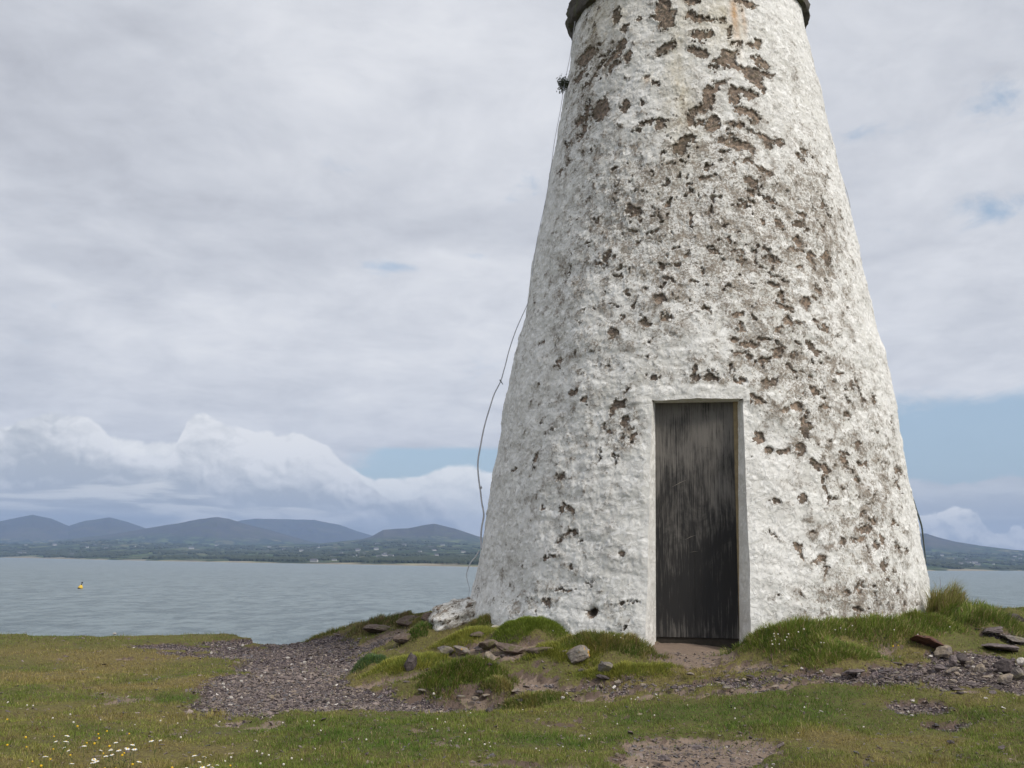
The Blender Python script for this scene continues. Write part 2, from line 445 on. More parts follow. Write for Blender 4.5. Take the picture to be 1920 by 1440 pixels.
SPECK = [(1400, 420, 170, 120, .95), (1250, 380, 120, 90, .85), (1110, 400, 80, 140, .4), (1500, 620, 90, 110, .55), (1095, 130, 40, 130, .8),
         (1150, 260, 90, 60, .3), (1350, 250, 100, 60, .45), (1330, 560, 90, 70, .35), (1450, 700, 120, 60, .4), (1190, 800, 60, 50, .75), (1040, 850, 110, 160, .3),
         (1630, 1000, 80, 110, .6), (1640, 1130, 120, 36, .9), (1500, 800, 110, 80, .35), (1540, 380, 45, 180, .55), (980, 1110, 100, 50, .4),
         (1180, 1150, 60, 40, .35), (1640, 830, 45, 130, .4), (1590, 930, 110, 170, .15), (1330, 700, 130, 30, .3), (1180, 600, 120, 90, .35), (1040, 600, 60, 120, .25), (1300, 480, 120, 60, .5), (1470, 1060, 60, 60, -.2),
         (1210, 1050, 50, 120, -.3), (1480, 960, 80, 60, -.05), (1430, 130, 40, 60, -.2)]
STAIN = [(1130, 40, 50, 80, .8), (1270, 120, 26, 150, .55), (1345, 40, 50, 60, .6), (1285, 250, 40, 60, .4), (1215, 150, 14, 14, .5)]
RUST = [(1377, 25, 7, 52, 1.0), (1394, 30, 5, 34, .6), (1214, 152, 5, 7, .7)]

NCF, NCB, NR = 880, 110, 720
ZB, ZT = -1.0, 5.90
zrow = np.linspace(ZB, ZT, NR)
# the door opening
pTL, zTL = tower_hit(1222.5, 750); pTR, zTR = tower_hit(1393, 749)
pBL, zBL = tower_hit(1211, 1213);  pBR, zBR = tower_hit(1408, 1195)
jt = int(np.argmin(abs(zrow - 0.5 * (zTL + zTR))))
ztop = zrow[jt]
def jamb(z):
    t = np.clip((z - zBL) / (zTL - zBL), -0.3, 1.0)
    return pBL + (pTL - pBL) * t, pBR + (pTR - pBR) * t
uF = np.linspace(-1.62, 1.62, NCF)
i0 = int(np.argmin(abs(uF - pTL))); i1 = int(np.argmin(abs(uF - pTR)))
iA, iB = i0 - 110, i1 + 110
phi_g = np.empty((NR, NCF))
for j, z in enumerate(zrow):
    a, b = jamb(min(z, ztop))
    a += 0.005 * fbm(np.array([[0.3, 1.1, z]]), 3.0, 3, 0.6)[0]; b += 0.005 * fbm(np.array([[7.3, 1.1, z]]), 3.0, 3, 0.6)[0]
    phi_g[j] = np.interp(np.arange(NCF), [0, iA, i0, i1, iB, NCF - 1], [uF[0], uF[iA], a, b, uF[iB], uF[-1]])
back = np.linspace(1.62, 2 * pi - 1.62, NCB + 2)[1:-1]
PHI = np.concatenate([phi_g, np.broadcast_to(back, (NR, NCB))], 1)
NC = NCF + NCB
ZZ = np.broadcast_to(zrow[:, None], PHI.shape)
base3 = tpoint(PHI.ravel(), ZZ.ravel())
phi_f, z_f = PHI.ravel(), ZZ.ravel()
s_f = phi_f * 2.0                                   # metres round the wall, about
def voronoi2(x, y, cx, cy, seed):
    gx = x / cx; gy = y / cy
    ix = np.floor(gx).astype(int); iy = np.floor(gy).astype(int)
    F1 = np.full(x.shape, 9.0); F2 = np.full(x.shape, 9.0); idv = np.zeros(x.shape)
    for ox in (-1, 0, 1):
        for oy in (-1, 0, 1):
            jx, jy = ix + ox, iy + oy
            h = _perm[(_perm[(jx + seed) & 255] + jy) & 255]; h2 = _perm[(h + 37 + seed) & 255]
            d = np.hypot(jx + 0.12 + 0.76 * h / 255. - gx, jy + 0.12 + 0.76 * h2 / 255. - gy)
            new = d < F1
            F2 = np.where(new, F1, np.minimum(F2, d)); idv = np.where(new, h / 255., idv); F1 = np.where(new, d, F1)
    return F1, F2, idv
w1 = fbm(base3, 6.0, 4, 0.55, 3.1); w2 = fbm(base3, 6.0, 4, 0.55, 31.7)
ws = fbm(base3, 26.0, 3, 0.6, 8.1); wt = fbm(base3, 26.0, 3, 0.6, 71.7)
F1, F2, sid = voronoi2(s_f + 0.05 * w1 + 0.012 * ws, z_f + 0.04 * w2 + 0.012 * wt, 0.30, 0.17, 3)
stone = sstep(F2 - F1, 0.0, 0.45)
F1b, F2b, sidb = voronoi2(s_f + 0.03 * w2, z_f + 0.03 * w1, 0.11, 0.085, 9)
stone2 = sstep(F2b - F1b, 0.0, 0.5)
rough1 = fbm(base3, 2.2, 3, 0.5, 11.0)
rough2 = fbm(base3, 14.0, 4, 0.6, 5.0)
lumps = fbm(base3 * np.array([1, 1, 1.5]), 6.5, 2, 0.5, 44.0)

def ell_field(lst, warp=0.0):
    f = np.full(len(phi_f), -1.0)
    for (px, py, rx, ry, rot) in lst:
        p0, z0 = tower_hit(px, py)
        # local scale of the wall in the photograph
        p1, _ = tower_hit(px + (3 if px < 1300 else -3), py)
        dpp = max(abs(p1 - p0) / 3.0, 1e-4)
        _, z1 = tower_hit(px, py + (6 if py < 720 else -6)); dzz = max(abs(z1 - z0) / 6.0, 1e-4)
        dpp = min(dpp, 0.012)
        R = max(rx, ry) * 2.4 + 10
        m = (abs(phi_f - p0) < R * dpp) & (abs(z_f - z0) < R * dzz)
        if not m.any(): continue
        u = (phi_f[m] - p0) / dpp + warp * (w1[m] * 20 + ws[m] * 16)
        v = -(z_f[m] - z0) / dzz + warp * (w2[m] * 20 + wt[m] * 16)
        c, s = cos(radians(rot)), sin(radians(rot))
        uu = (u * c + v * s) / rx; vv = (-u * s + v * c) / ry
        q = 1.0 - np.hypot(uu, vv)
        q = np.where(q < 0, q * min(rx, ry) / 9.0, q * min(min(rx, ry) / 9.0, 1.2))
        f[m] = np.maximum(f[m], q)
    return f
def soft_field(lst):
    f = np.zeros(len(phi_f))
    for (px, py, rx, ry, wgt) in lst:
        p0, z0 = tower_hit(px, py)
        p1, _ = tower_hit(px + (3 if px < 1300 else -3), py); dpp = min(max(abs(p1 - p0) / 3.0, 1e-4), 0.012)
        _, z1 = tower_hit(px, py + (6 if py < 720 else -6)); dzz = max(abs(z1 - z0) / 6.0, 1e-4)
        q = ((phi_f - p0) / dpp / rx) ** 2 + ((z_f - z0) / dzz / ry) ** 2
        f += wgt * np.exp(-q)
    return f
bare = ell_field(BARE, 0.62)
bare = np.where(bare > -0.9, bare + 0.07, bare)
speck = soft_field(SPECK) + 0.32 + 0.3 * fbm(base3, 1.7, 3, 0.5, 91.0)
backside = sstep(np.abs(phi_f), 1.45, 1.8)
speck = np.clip(speck + 0.25 * backside, 0, 1.2)
# scattered smaller losses that follow the joints of the rubble
small = fbm(base3, 11.0, 3, 0.6, 23.0)
jn = np.clip(0.5 + 1.6 * fbm(base3, 3.0, 3, 0.6, 120.0), 0, 1)
rnd = -0.66 + 0.22 * speck + small * 1.0 + (0.28 * (1 - stone) + 0.12 * (1 - stone2)) * np.clip(speck * 1.25 - 0.3, 0, 1) * jn + 0.05 * (1 - stone) * jn
rnd2 = -0.50 + fbm(base3, 4.2, 4, 0.6, 63.0) * 1.0 - 0.1 * (1 - backside) * 3
wear = np.maximum(bare * 1.0, np.maximum(rnd, rnd2 - (1 - backside) * 1.0))
wear = np.clip(wear, -1, 1)
speck = np.clip(speck + 0.5 * sstep(wear, -0.42, -0.02) + 0.12 * (1 - stone), 0, 1.25)
stain = np.clip(soft_field(STAIN) * (0.7 + 0.9 * fbm(base3 * np.array([1, 1, .25]), 9.0, 3, 0.5, 2.0)), 0, 1)
rust = np.clip(soft_field(RUST) * (0.75 + 0.6 * w1), 0, 1)
# clean limewash round the opening
pc = 0.5 * (pTL + pTR)
a_, b_ = jamb(np.minimum(z_f, ztop))
near = np.maximum(np.maximum(a_ - phi_f, phi_f - b_), 0) * 2.0
nearz = np.maximum(z_f - ztop, 0)
dn = np.hypot(near, nearz)
band = sstep(dn, 0.16, 0.02)
speck = speck * (1 - 0.75 * band)
wear = np.where(dn < 0.045, np.minimum(wear, -0.45), wear)
# lintel standing slightly proud
lx0, lz0 = tower_hit(1178, 738); lx1, _ = tower_hit(1404, 738)
_, lzb = tower_hit(1300, 750); _, lzt = tower_hit(1300, 724)
lint = sstep(phi_f, lx0 - .012, lx0 + .012) * sstep(phi_f, lx1 + .012, lx1 - .012) * sstep(z_f + 0.012 * w1, lzb - .03, lzb) * sstep(z_f + 0.02 * w2, lzt + 0.03, lzt - 0.02)
speck = speck * (1 - 0.6 * lint); wear = wear - 0.55 * lint
hole = soft_field([(1109, 1148, 8, 9, 1.0)])
flk = sstep(fbm(base3 * np.array([1, 1, 1.3]), 12.0, 5, 0.62, 140.0), -0.02, 0.05)
lay = sstep(wear, -0.05, 0.06)                      # 1 where the coat has gone
disp = 0.036 * rough1 + 0.005 * lumps + 0.006 * (stone - 0.5) * (0.35 + 1.2 * lay) + 0.002 * (stone2 - .5) + 0.0042 * rough2 + 0.004 * flk
disp += -0.014 * lay + 0.006 * sstep(wear, -0.35, -0.05) * (1 - lay)
disp += 0.011 * lint * (0.6 + 0.8 * np.abs(w1)) - 0.07 * hole
disp += 0.05 * sstep(z_f, -0.1, -0.75) * sstep(np.abs(phi_f + 0.9), 0.7, 0.2)
disp *= 1 - 0.5 * sstep(dn, 0.05, 0.0) * (z_f < ztop + 0.05)
a = TH0 + phi_f
bx = base3.copy()
bx[:, 0] += np.cos(a) * disp; bx[:, 1] += np.sin(a) * disp
bx[:, 2] += 0.006 * fbm(base3, 9.0, 2, 0.5, 55.0) + 0.022 * fbm(base3, 3.5, 3, 0.6, 57.0) * np.exp(-((z_f - ztop) / 0.12) ** 2)
WV = bx.reshape(NR, NC, 3)
idx = np.arange(NR * NC).reshape(NR, NC)
nxt = np.roll(idx, -1, axis=1)
fa = np.stack([idx[:-1], nxt[:-1], nxt[1:], idx[1:]], -1)       # NR-1, NC, 4
keep = np.ones((NR - 1, NC), bool)
keep[:jt, i0:i1] = False
wall_faces = fa[keep].reshape(-1, 4)
# door plane
REC = 1.80
def door_pt(px, py):
    d = ray(px, py); n = np.array([DIR0[0], DIR0[1], 0.0])
    q = np.array([TC[0], TC[1], 0]) + n * REC
    return d * (q @ n) / (d @ n)
dTL, dTR, dBR, dBL = door_pt(1228.5, 756), door_pt(1382, 756), door_pt(1386, 1199), door_pt(1230, 1199)
K = 12
extra_v, extra_f, ea = [], [], []
off = NR * NC
def reveal(front, backp, flip, nrm):
    """front, backp: (n,3) rows of points, joined by K subdivisions"""
    global off
    n = len(front)
    t = np.linspace(0, 1, K + 1)
    Pm = front[:, None, :] * (1 - t)[None, :, None] + backp[:, None, :] * t[None, :, None]
    bulge = np.sin(pi * t)[None, :]
    q = Pm.reshape(-1, 3)
    dd = (0.016 * fbm(q, 5.0, 3, 0.5, 4.0) + 0.006 * fbm(q, 22.0, 3, 0.6, 14.0)).reshape(n, K + 1) * (0.25 + bulge) * (t > 0)[None, :] * (t < 1)[None, :]
    Pm = Pm + dd[..., None] * nrm
    fc = grid_faces(n, K + 1, off)
    if flip: fc = fc[:, ::-1]
    extra_v.append(Pm.reshape(-1, 3)); extra_f.append(fc); off += n * (K + 1)
fl = WV[:jt + 1, i0]; fr = WV[:jt + 1, i1]; ft = WV[jt, i0:i1 + 1]
tt = ((zrow[:jt + 1] - dBL[2]) / (dTL[2] - dBL[2]))[:, None]
bl = dBL + (dTL - dBL) * tt; br = dBR + (dTR - dBR) * tt
bl[:, 2] = zrow[:jt + 1] + (dTL[2] - ztop) * np.clip(tt[:, 0], 0, 1); br[:, 2] = bl[:, 2]
tang = np.array([-DIR0[1], DIR0[0], 0.0])          # to the right seen from outside
if tang[0] < 0: tang = -tang
reveal(fl, bl, False, tang)
reveal(fr, br, True, -tang)
ut = np.linspace(0, 1, i1 - i0 + 1)[:, None]
bt = bl[-1] + (br[-1] - bl[-1]) * ut
reveal(ft, bt, False, np.array([0, 0, -1.0]))
ev = np.vstack(extra_v)
ne = len(ev)
allv = np.vstack([bx, ev])
allf = np.vstack([wall_faces] + extra_f)
ez = np.full(ne, 0.0)
att = {'flake': np.concatenate([flk, np.full(ne, 1.0)]), 'wear': np.concatenate([wear, np.full(ne, -0.6)]),
       'speck': np.concatenate([speck, np.full(ne, 0.0)]),
       'stain': np.concatenate([stain, np.full(ne, 0.0)]),
       'rust': np.concatenate([rust, np.zeros(ne)]),
       'stoneid': np.concatenate([sid * 0.6 + sidb * 0.4, np.zeros(ne)]),
       'hole_shade': np.concatenate([hole, np.zeros(ne)])}

def wall_mat(N, b):
    co = N.n('ShaderNodeNewGeometry').outputs['Position']
    wr = N.attr('wear'); sp = N.attr('speck'); st = N.attr('stain'); ru = N.attr('rust'); si = N.attr('stoneid'); so = N.attr('hole_shade'); fk = N.attr('flake')
    n1 = N.noise(co, 30.0, 6.0, 0.68, 0.3)
    n2 = N.noise(co, 78.0, 4.0, 0.7)
    n3 = N.noise(co, 8.0, 6.0, 0.62, 0.5)
    n4 = N.noise(co, 52.0, 5.0, 0.72, 0.5)
    n5 = N.noise(co, 15.0, 7.0, 0.70, 0.9)
    # bare stone
    e = N.m('ADD', wr, N.m('ADD', N.m('MULTIPLY', N.m('SUBTRACT', n1, 0.5), 0.85), N.m('MULTIPLY', N.m('SUBTRACT', n2, 0.5), 0.35)))
    bare_f = N.step(e, 0.0, 0.07)
    # pitted, worn limewash: thresholded fine noise whose density is the speck field
    lo = N.m('SUBTRACT', 0.635, N.m('MULTIPLY', sp, 0.125))
    mid = N.m('ADD', N.m('MULTIPLY', n4, 0.70), N.m('MULTIPLY', n3, 0.30))
    pit = N.step(mid, lo, N.m('ADD', lo, 0.05))
    lo2 = N.m('SUBTRACT', 0.68, N.m('MULTIPLY', sp, 0.10))
    pit2 = N.step(N.m('ADD', N.m('MULTIPLY', n1, 0.75), N.m('MULTIPLY', n3, 0.25)), lo2, N.m('ADD', lo2, 0.035))
    pin = N.step(n2, N.m('SUBTRACT', 0.69, N.m('MULTIPLY', sp, 0.06)), 0.73)
    # curling edges between old and new coats, edge shadow painted as dark lines
    seam = N.m('MULTIPLY', N.step(N.m('ABSOLUTE', N.m('SUBTRACT', n5, 0.52)), 0.016, 0.004), N.step(n3, 0.47, 0.60))
    seam = N.m('MULTIPLY', seam, N.step(sp, 0.0, 0.8, 0.25, 0.8))
    fresh = N.step(n5, 0.49, 0.54)
    patina = N.step(N.noise(co, 1.6, 5.0, 0.6, 0.3), 0.35, 0.65)
    white = N.mix(fresh, N.mix(patina, (0.66, 0.65, 0.61), (0.77, 0.76, 0.73)), (0.85, 0.84, 0.81))
    white = N.mix(N.step(n4, 0.34, 0.58), N.mix(0.34, white, (0.52, 0.49, 0.45)), white)
    thin = N.m('MULTIPLY', N.step(N.m('ADD', N.m('MULTIPLY', n3, 0.6), N.m('MULTIPLY', n4, 0.4)), 0.46, 0.62), N.step(sp, 0.15, 1.0, 0.05, 0.95))
    white = N.mix(thin, white, N.mix(N.step(n4, 0.4, 0.6), (0.30, 0.27, 0.235), (0.56, 0.535, 0.49)))
    white = N.mix(N.m('MULTIPLY', st, N.step(n3, 0.3, 0.7, 0.45, 1.0)), white, (0.50, 0.42, 0.26))
    white = N.mix(N.m('MULTIPLY', ru, N.step(n1, 0.3, 0.7, 0.6, 1.0)), white, (0.52, 0.26, 0.07))
    pitc = N.mix(N.step(n2, 0.4, 0.6), (0.17, 0.14, 0.11), (0.38, 0.325, 0.265))
    c = N.mix(N.m('MULTIPLY', pit, 0.80), white, pitc)
    c = N.mix(N.m('MULTIPLY', seam, 0.85), c, (0.24, 0.20, 0.165))
    c = N.mix(N.m('MULTIPLY', pit2, 0.75), c, N.mix(n2, (0.14, 0.115, 0.095), (0.30, 0.245, 0.20)))
    c = N.mix(N.m('MULTIPLY', pin, 0.9), c, (0.085, 0.075, 0.065))
    sc = N.ramp(N.m('ADD', N.m('MULTIPLY', si, 0.5), N.m('MULTIPLY', n3, 0.5)),
                [(0.2, (0.17, 0.135, 0.105)), (0.42, (0.27, 0.205, 0.16)), (0.58, (0.38, 0.285, 0.215)), (0.8, (0.26, 0.215, 0.175))])
    sc = N.mix(N.step(n1, 0.42, 0.62), sc, (0.115, 0.098, 0.082))
    sc = N.mix(N.step(n4, 0.55, 0.66, 0.0, 0.6), sc, (0.42, 0.38, 0.32))
    sc = N.mix(N.step(N.noise(co, 22.0, 4.0, 0.65, 0.3), 0.56, 0.64, 0.0, 0.7), sc, (0.085, 0.078, 0.050))
    sc = N.mix(N.m('MULTIPLY', st, 0.5), sc, (0.10, 0.085, 0.04))
    c = N.mix(bare_f, c, sc)
    c = N.mix(N.step(so, 0.35, 0.7, 0.0, 0.85), c, (0.03, 0.025, 0.02))  # shade inside the drain hole painted as near-black colour
    h = N.m('ADD', N.m('MULTIPLY', n1, 0.42), N.m('MULTIPLY', n2, 0.24))
    h = N.m('ADD', h, N.m('MULTIPLY', n4, 0.40))
    h = N.m('SUBTRACT', h, N.m('MULTIPLY', N.m('MAXIMUM', pit, pit2), 0.22))
    h = N.m('SUBTRACT', h, N.m('MULTIPLY', bare_f, 0.45))
    h = N.m('ADD', h, N.m('MULTIPLY', n3, 0.22))
    h = N.m('ADD', h, N.m('MULTIPLY', fresh, 0.45))
    N.put(b.inputs['Normal'], N.bump(h, 0.011, 0.7))
    return c
M_wall = material('limewash_over_rubble', wall_mat, 0.92, 0.15)

tower = empty('lighthouse_tower', (TC[0], TC[1], -0.6), 'tapering whitewashed stone lighthouse tower with a peeling coat and a weathered dark door', 'tower')
TL = Vector((TC[0], TC[1], -0.6))
wall = mesh_np('wall', allv - np.array(TL), allf, M_wall, tower, True, att)
tag(wall, 'peeling white limewashed rubble wall')

# door leaf, boards with grain
def door_mat(N, b):
    co = N.n('ShaderNodeTexCoord').outputs['Object']
    st_ = N.v('MULTIPLY', co, (1.0, 1.0, 0.035))
    g1 = N.noise(st_, 95.0, 6.0, 0.65, 0.3)
    g2 = N.noise(N.v('MULTIPLY', co, (1.0, 1.0, 0.12)), 26.0, 5.0, 0.62, 0.5)
    big = N.noise(N.v('MULTIPLY', co, (1.0, 1.0, 0.5)), 4.6, 6.0, 0.68, 0.7)
    sp = N.n('ShaderNodeSeparateXYZ'); N.put(sp.inputs[0], co)
    up = N.step(sp.outputs[2], 0.3, 2.0, -0.10, 0.16)
    foot = N.step(sp.outputs[2], 0.22, 0.04, 0.0, 0.10)
    f = N.m('ADD', N.m('ADD', N.m('MULTIPLY', g1, 0.60), N.m('MULTIPLY', g2, 0.38)), N.m('MULTIPLY', big, 0.58))
    f = N.m('ADD', N.m('ADD', f, up), foot)
    f = N.step(f, 0.70, 1.00)
    c = N.mix(f, (0.022, 0.021, 0.021), (0.150, 0.138, 0.125))
    c = N.mix(N.step(N.noise(co, 60.0, 3.0, 0.7), 0.72, 0.78), c, (0.22, 0.21, 0.19))
    N.put(b.inputs['Normal'], N.bump(N.m('ADD', g1, N.m('MULTIPLY', g2, 0.6)), 0.004, 0.8))
    return c
M_door = material('weathered_black_paint_on_wood', door_mat, 0.75, 0.25)
M_jamb = material('old_yellowed_timber', lambda N, b: N.mix(N.noise(N.n('ShaderNodeNewGeometry').outputs['Position'], 30.0, 4.0), (0.16, 0.12, 0.07), (0.34, 0.27, 0.16)), 0.85)
M_gap = material('dark_gap_fill', lambda N, b: N.mix(N.noise(N.n('ShaderNodeNewGeometry').outputs['Position'], 40.0, 4.0), (0.02, 0.018, 0.015), (0.06, 0.05, 0.04)), 0.9)  # near-black colour stands for shade in the gaps round the leaf
door_w = float(np.linalg.norm((dTR - dTL)[:2])); door_h = float(dTL[2] - dBL[2])
ang = atan2(tang[1], tang[0])
door_c = (dBL + dBR) / 2
def box_grid(x0, x1, y0, y1, z0, z1, nx, nz, warp=0.0015, seed=0.0):
    """board: front face (towards -y) finely divided and slightly uneven, plain back and rounded sides"""
    xs = np.linspace(x0, x1, nx); zs = np.linspace(z0, z1, nz)
    Xg, Zg = np.meshgrid(xs, zs)
    Yg = np.full_like(Xg, y0) + warp * fbm(P3(Xg.ravel(), 0.0, Zg.ravel() * 0.3 + seed), 12.0, 2).reshape(Xg.shape)
    Fv = np.stack([Xg, Yg, Zg], -1).reshape(-1, 3)
    fc = [tuple(q) for q in grid_faces(nz, nx)]
    n = len(Fv)
    B = np.array([[x0, y1, z0], [x1, y1, z0], [x1, y1, z1], [x0, y1, z1]])
    V = np.vstack([Fv, B])
    fc.append((n, n + 3, n + 2, n + 1))
    bot = list(range(nx)); top_ = [(nz - 1) * nx + i for i in range(nx)]
    lef = [i * nx for i in range(nz)]; rig = [i * nx + nx - 1 for i in range(nz)]
    fc.append(tuple(bot[::-1] + [n, n + 1])); fc.append(tuple(top_ + [n + 2, n + 3]))
    fc.append(tuple(lef + [n + 3, n])); fc.append(tuple(rig[::-1] + [n + 1, n + 2]))
    return V, fc
door = bpy.data.objects.new('door', None); COL.objects.link(door)
door.location = Vector(door_c) - TL; door.rotation_euler = (0, 0, ang); door.parent = tower
door['label'] = 'dark weathered plank door with scuffed grain'
hw = door_w / 2
edges = [-hw, -hw + door_w * 0.485, hw]
for k in range(2):
    V, fc = box_grid(edges[k] + 0.0008, edges[k + 1] - 0.0008, 0.0006 * k, 0.045, 0.014, door_h - 0.004, 30, 120, 0.003, 7.0 * k)
    mesh_list('board', V, fc, M_door, door, False)
# a few pale scratches cut across the boards
def strip(p, q, w, name='scratch'):
    p, q = np.array(p, float), np.array(q, float); d = (q - p) / np.linalg.norm(q - p); n = np.array([-d[2], 0, d[0]]) * w / 2
    m = (p + q) / 2 + np.array([0, 0, 0.004])
    V = [p, m - n, q, m + n, p + (0, .002, 0), m - n + (0, .002, 0), q + (0, .002, 0), m + n + (0, .002, 0)]
    fc = [(0, 1, 2, 3), (4, 7, 6, 5), (0, 4, 5, 1), (1, 5, 6, 2), (2, 6, 7, 3), (3, 7, 4, 0)]
    return V, fc
def dxy(px, py):
    v = door_pt(px, py) - door_c
    return (v @ tang, -0.0045, v[2])
SCR = [((1259, 914), (1289, 899), .006), ((1283, 1013), (1305, 1003), .004), ((1316, 840), (1330, 838), .003), ((1292, 1036), (1310, 1034), .002)]
M_scr = material('scraped_pale_wood', lambda N, b: (0.20, 0.18, 0.155), 0.9)
for p, q, w in SCR:
    V, fc = strip(dxy(*p), dxy(*q), w)
    mesh_list('scratch', V, fc, M_scr, door, False)
# timber stop down the right jamb and dark strip painted as the shaded gap under the leaf
def cuboid(x0, x1, y0, y1, z0, z1):
    V = [(x, y, z) for z in (z0, z1) for y in (y0, y1) for x in (x0, x1)]
    return V, [(0, 2, 3, 1), (4, 5, 7, 6), (0, 1, 5, 4), (2, 6, 7, 3), (0, 4, 6, 2), (1, 3, 7, 5)]
fr_ = bpy.data.objects.new('door_frame', None); COL.objects.link(fr_)
fr_.location = Vector(door_c) - TL; fr_.rotation_euler = (0, 0, ang); fr_.parent = tower
mesh_list('jamb_post', *cuboid(hw - 0.006, hw + 0.05, -0.012, 0.06, 0.0, door_h + 0.02), M_jamb, fr_, False)
mesh_list('jamb_post', *cuboid(-hw - 0.05, -hw + 0.004, -0.006, 0.06, 0.0, door_h + 0.02), M_jamb, fr_, False)
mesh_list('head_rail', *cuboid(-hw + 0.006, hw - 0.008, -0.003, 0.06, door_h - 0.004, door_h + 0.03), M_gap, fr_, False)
mesh_list('gap_strip', *cuboid(-hw + 0.006, hw - 0.008, 0.012, 0.09, -0.16, 0.012), M_gap, fr_, False)
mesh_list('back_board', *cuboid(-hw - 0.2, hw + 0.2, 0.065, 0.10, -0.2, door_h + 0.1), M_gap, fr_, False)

# dark slate ledge at the head of the wall and the low cap above it
def slate_mat(N, b):
    co = N.n('ShaderNodeNewGeometry').outputs['Position']
    c = N.mix(N.noise(co, 14.0, 6.0, 0.65, 0.5), (0.045, 0.040, 0.036), (0.14, 0.125, 0.105))
    c = N.mix(N.step(N.noise(co, 5.0, 4.0, 0.6), 0.5, 0.62), c, (0.09, 0.09, 0.055))
    N.put(b.inputs['Normal'], N.bump(N.noise(co, 30.0, 6.0, 0.65), 0.02, 0.8))
    return c
M_slate = material('dark_slate', slate_mat, 0.85)
nth = 420
th = np.arange(nth) / nth * 2 * pi
seg = np.floor(th / (2 * pi) * 22)
prof = [(-0.10, 5.675), (0.005, 5.67), (0.010, 5.69), (0.020, 5.74), (0.016, 5.79), (0.010, 5.82), (0.03, 5.87), (0.01, 5.94), (-0.05, 5.98)]
ringv = []
for (dr, z) in prof:
    w = np.array([perlin(np.array([[s * 3.7, z * 4, 1.3]]))[0] for s in seg]) * 0.07
    n = fbm(P3(np.cos(th), np.sin(th), z), 8.0, 5, 0.65) * 0.06
    edge = sstep(np.abs((th / (2 * pi) * 22) % 1.0 - 0.5), 0.40, 0.5) * -0.02
    k = 1.0 if dr > 0 else 0.0
    r = radius((th - TH0 + pi) % (2 * pi) - pi, np.full(nth, 5.45)) + dr + k * (w + n + edge)
    zz_ = z + 0.05 * fbm(P3(np.cos(th), np.sin(th), 3.0 + z * .2), 5.0, 4, 0.6)
    ringv.append(np.stack([TC[0] + r * np.cos(th), TC[1] + r * np.sin(th), zz_], -1))
ringv = np.array(ringv).reshape(-1, 3)
i_ = np.arange(len(prof) - 1)[:, None] * nth; j_ = np.arange(nth)[None, :]; j2 = (j_ + 1) % nth
rf = np.stack([i_ + j_, i_ + j2, i_ + nth + j2, i_ + nth + j_], -1).reshape(-1, 4)
mesh_np('ledge', ringv - np.array(TL), rf, M_slate, tower, True)
capz = [(1.14, 5.96), (1.13, 6.02), (1.0, 6.15), (0.7, 6.5), (0.35, 6.72), (0.02, 6.8)]
cv = np.array([[TC[0] + r * cos(t), TC[1] + r * sin(t), z] for r, z in capz for t in th[::6]])
nq = len(th[::6])
i_ = np.arange(len(capz) - 1)[:, None] * nq; j_ = np.arange(nq)[None, :]; j2 = (j_ + 1) % nq
mesh_np('roof', cv - np.array(TL), np.stack([i_ + j_, i_ + j2, i_ + nq + j2, i_ + nq + j_], -1).reshape(-1, 4), M_wall, tower, True,
        {'wear': np.full(len(cv), -.5), 'speck': np.full(len(cv), .3)})
#PART2
# ------------------------------------------------------------------ near ground
CP = [(0, 1440, -.98), (480, 1440, -.96), (960, 1440, -.95), (1440, 1440, -.93), (1920, 1440, -.93),
      (0, 1178, -.90), (240, 1180, -.90), (470, 1181, -.89), (640, 1189, -.91), (200, 1300, -.96), (500, 1260, -.97), (500, 1330, -.97),
      (700, 1330, -.96), (640, 1240, -.96), (900, 1330, -.95), (1200, 1330, -.92), (1500, 1330, -.88), (1800, 1330, -.84),
      (1300, 1262, -.76), (1250, 1222, -.68), (1370, 1222, -.68), (720, 1238, -.86), (780, 1232, -.78), (860, 1235, -.75), (950, 1240, -.74),
      (1050, 1245, -.75), (1150, 1245, -.75), (860, 1192, -.66), (1000, 1185, -.60), (1100, 1205, -.64), (1180, 1217, -.67),
      (800, 1302, -.94), (950, 1308, -.94), (1080, 1292, -.88), (1500, 1232, -.66), (1600, 1205, -.60), (1750, 1215, -.60), (1850, 1215, -.60),
      (1920, 1240, -.66), (1920, 1290, -.76), (1910, 1150, -.53)]
cpts = [tuple((ray(a, b) * (z / ray(a, b)[2]))[:2]) + (z,) for a, b, z in CP]
cpts += [(-.6, 9.9, -.52), (-.1, 9.0, -.54), (-.9, 10.9, -.66), (-1.5, 11.9, -.80), (-.2, 12.2, -.56), (2, 13, -.48), (4.3, 11.5, -.46), (4.2, 9.8, -.46), (5.5, 12.2, -.5), (1.85, 10, -.55),
         (2.4, 8.05, -.62), (0, 0, -1.05), (-8, 0, -1.1), (8, 0, -1.0), (0, -10, -1.3), (-12, 6, -1.05), (12, 6, -.85), (-12, 12, -.98), (13, 12, -.6)]
cpts = np.array(cpts)
def _U(r2): return np.where(r2 > 1e-9, r2 * np.log(np.maximum(r2, 1e-9)), 0)
n_ = len(cpts)
Kc = _U(((cpts[:, None, :2] - cpts[None, :, :2]) ** 2).sum(-1)) + np.eye(n_) * 0.004
Pm_ = np.c_[np.ones(n_), cpts[:, :2]]
A_ = np.block([[Kc, Pm_], [Pm_.T, np.zeros((3, 3))]])
sol = np.linalg.solve(A_, np.r_[cpts[:, 2], 0, 0, 0])
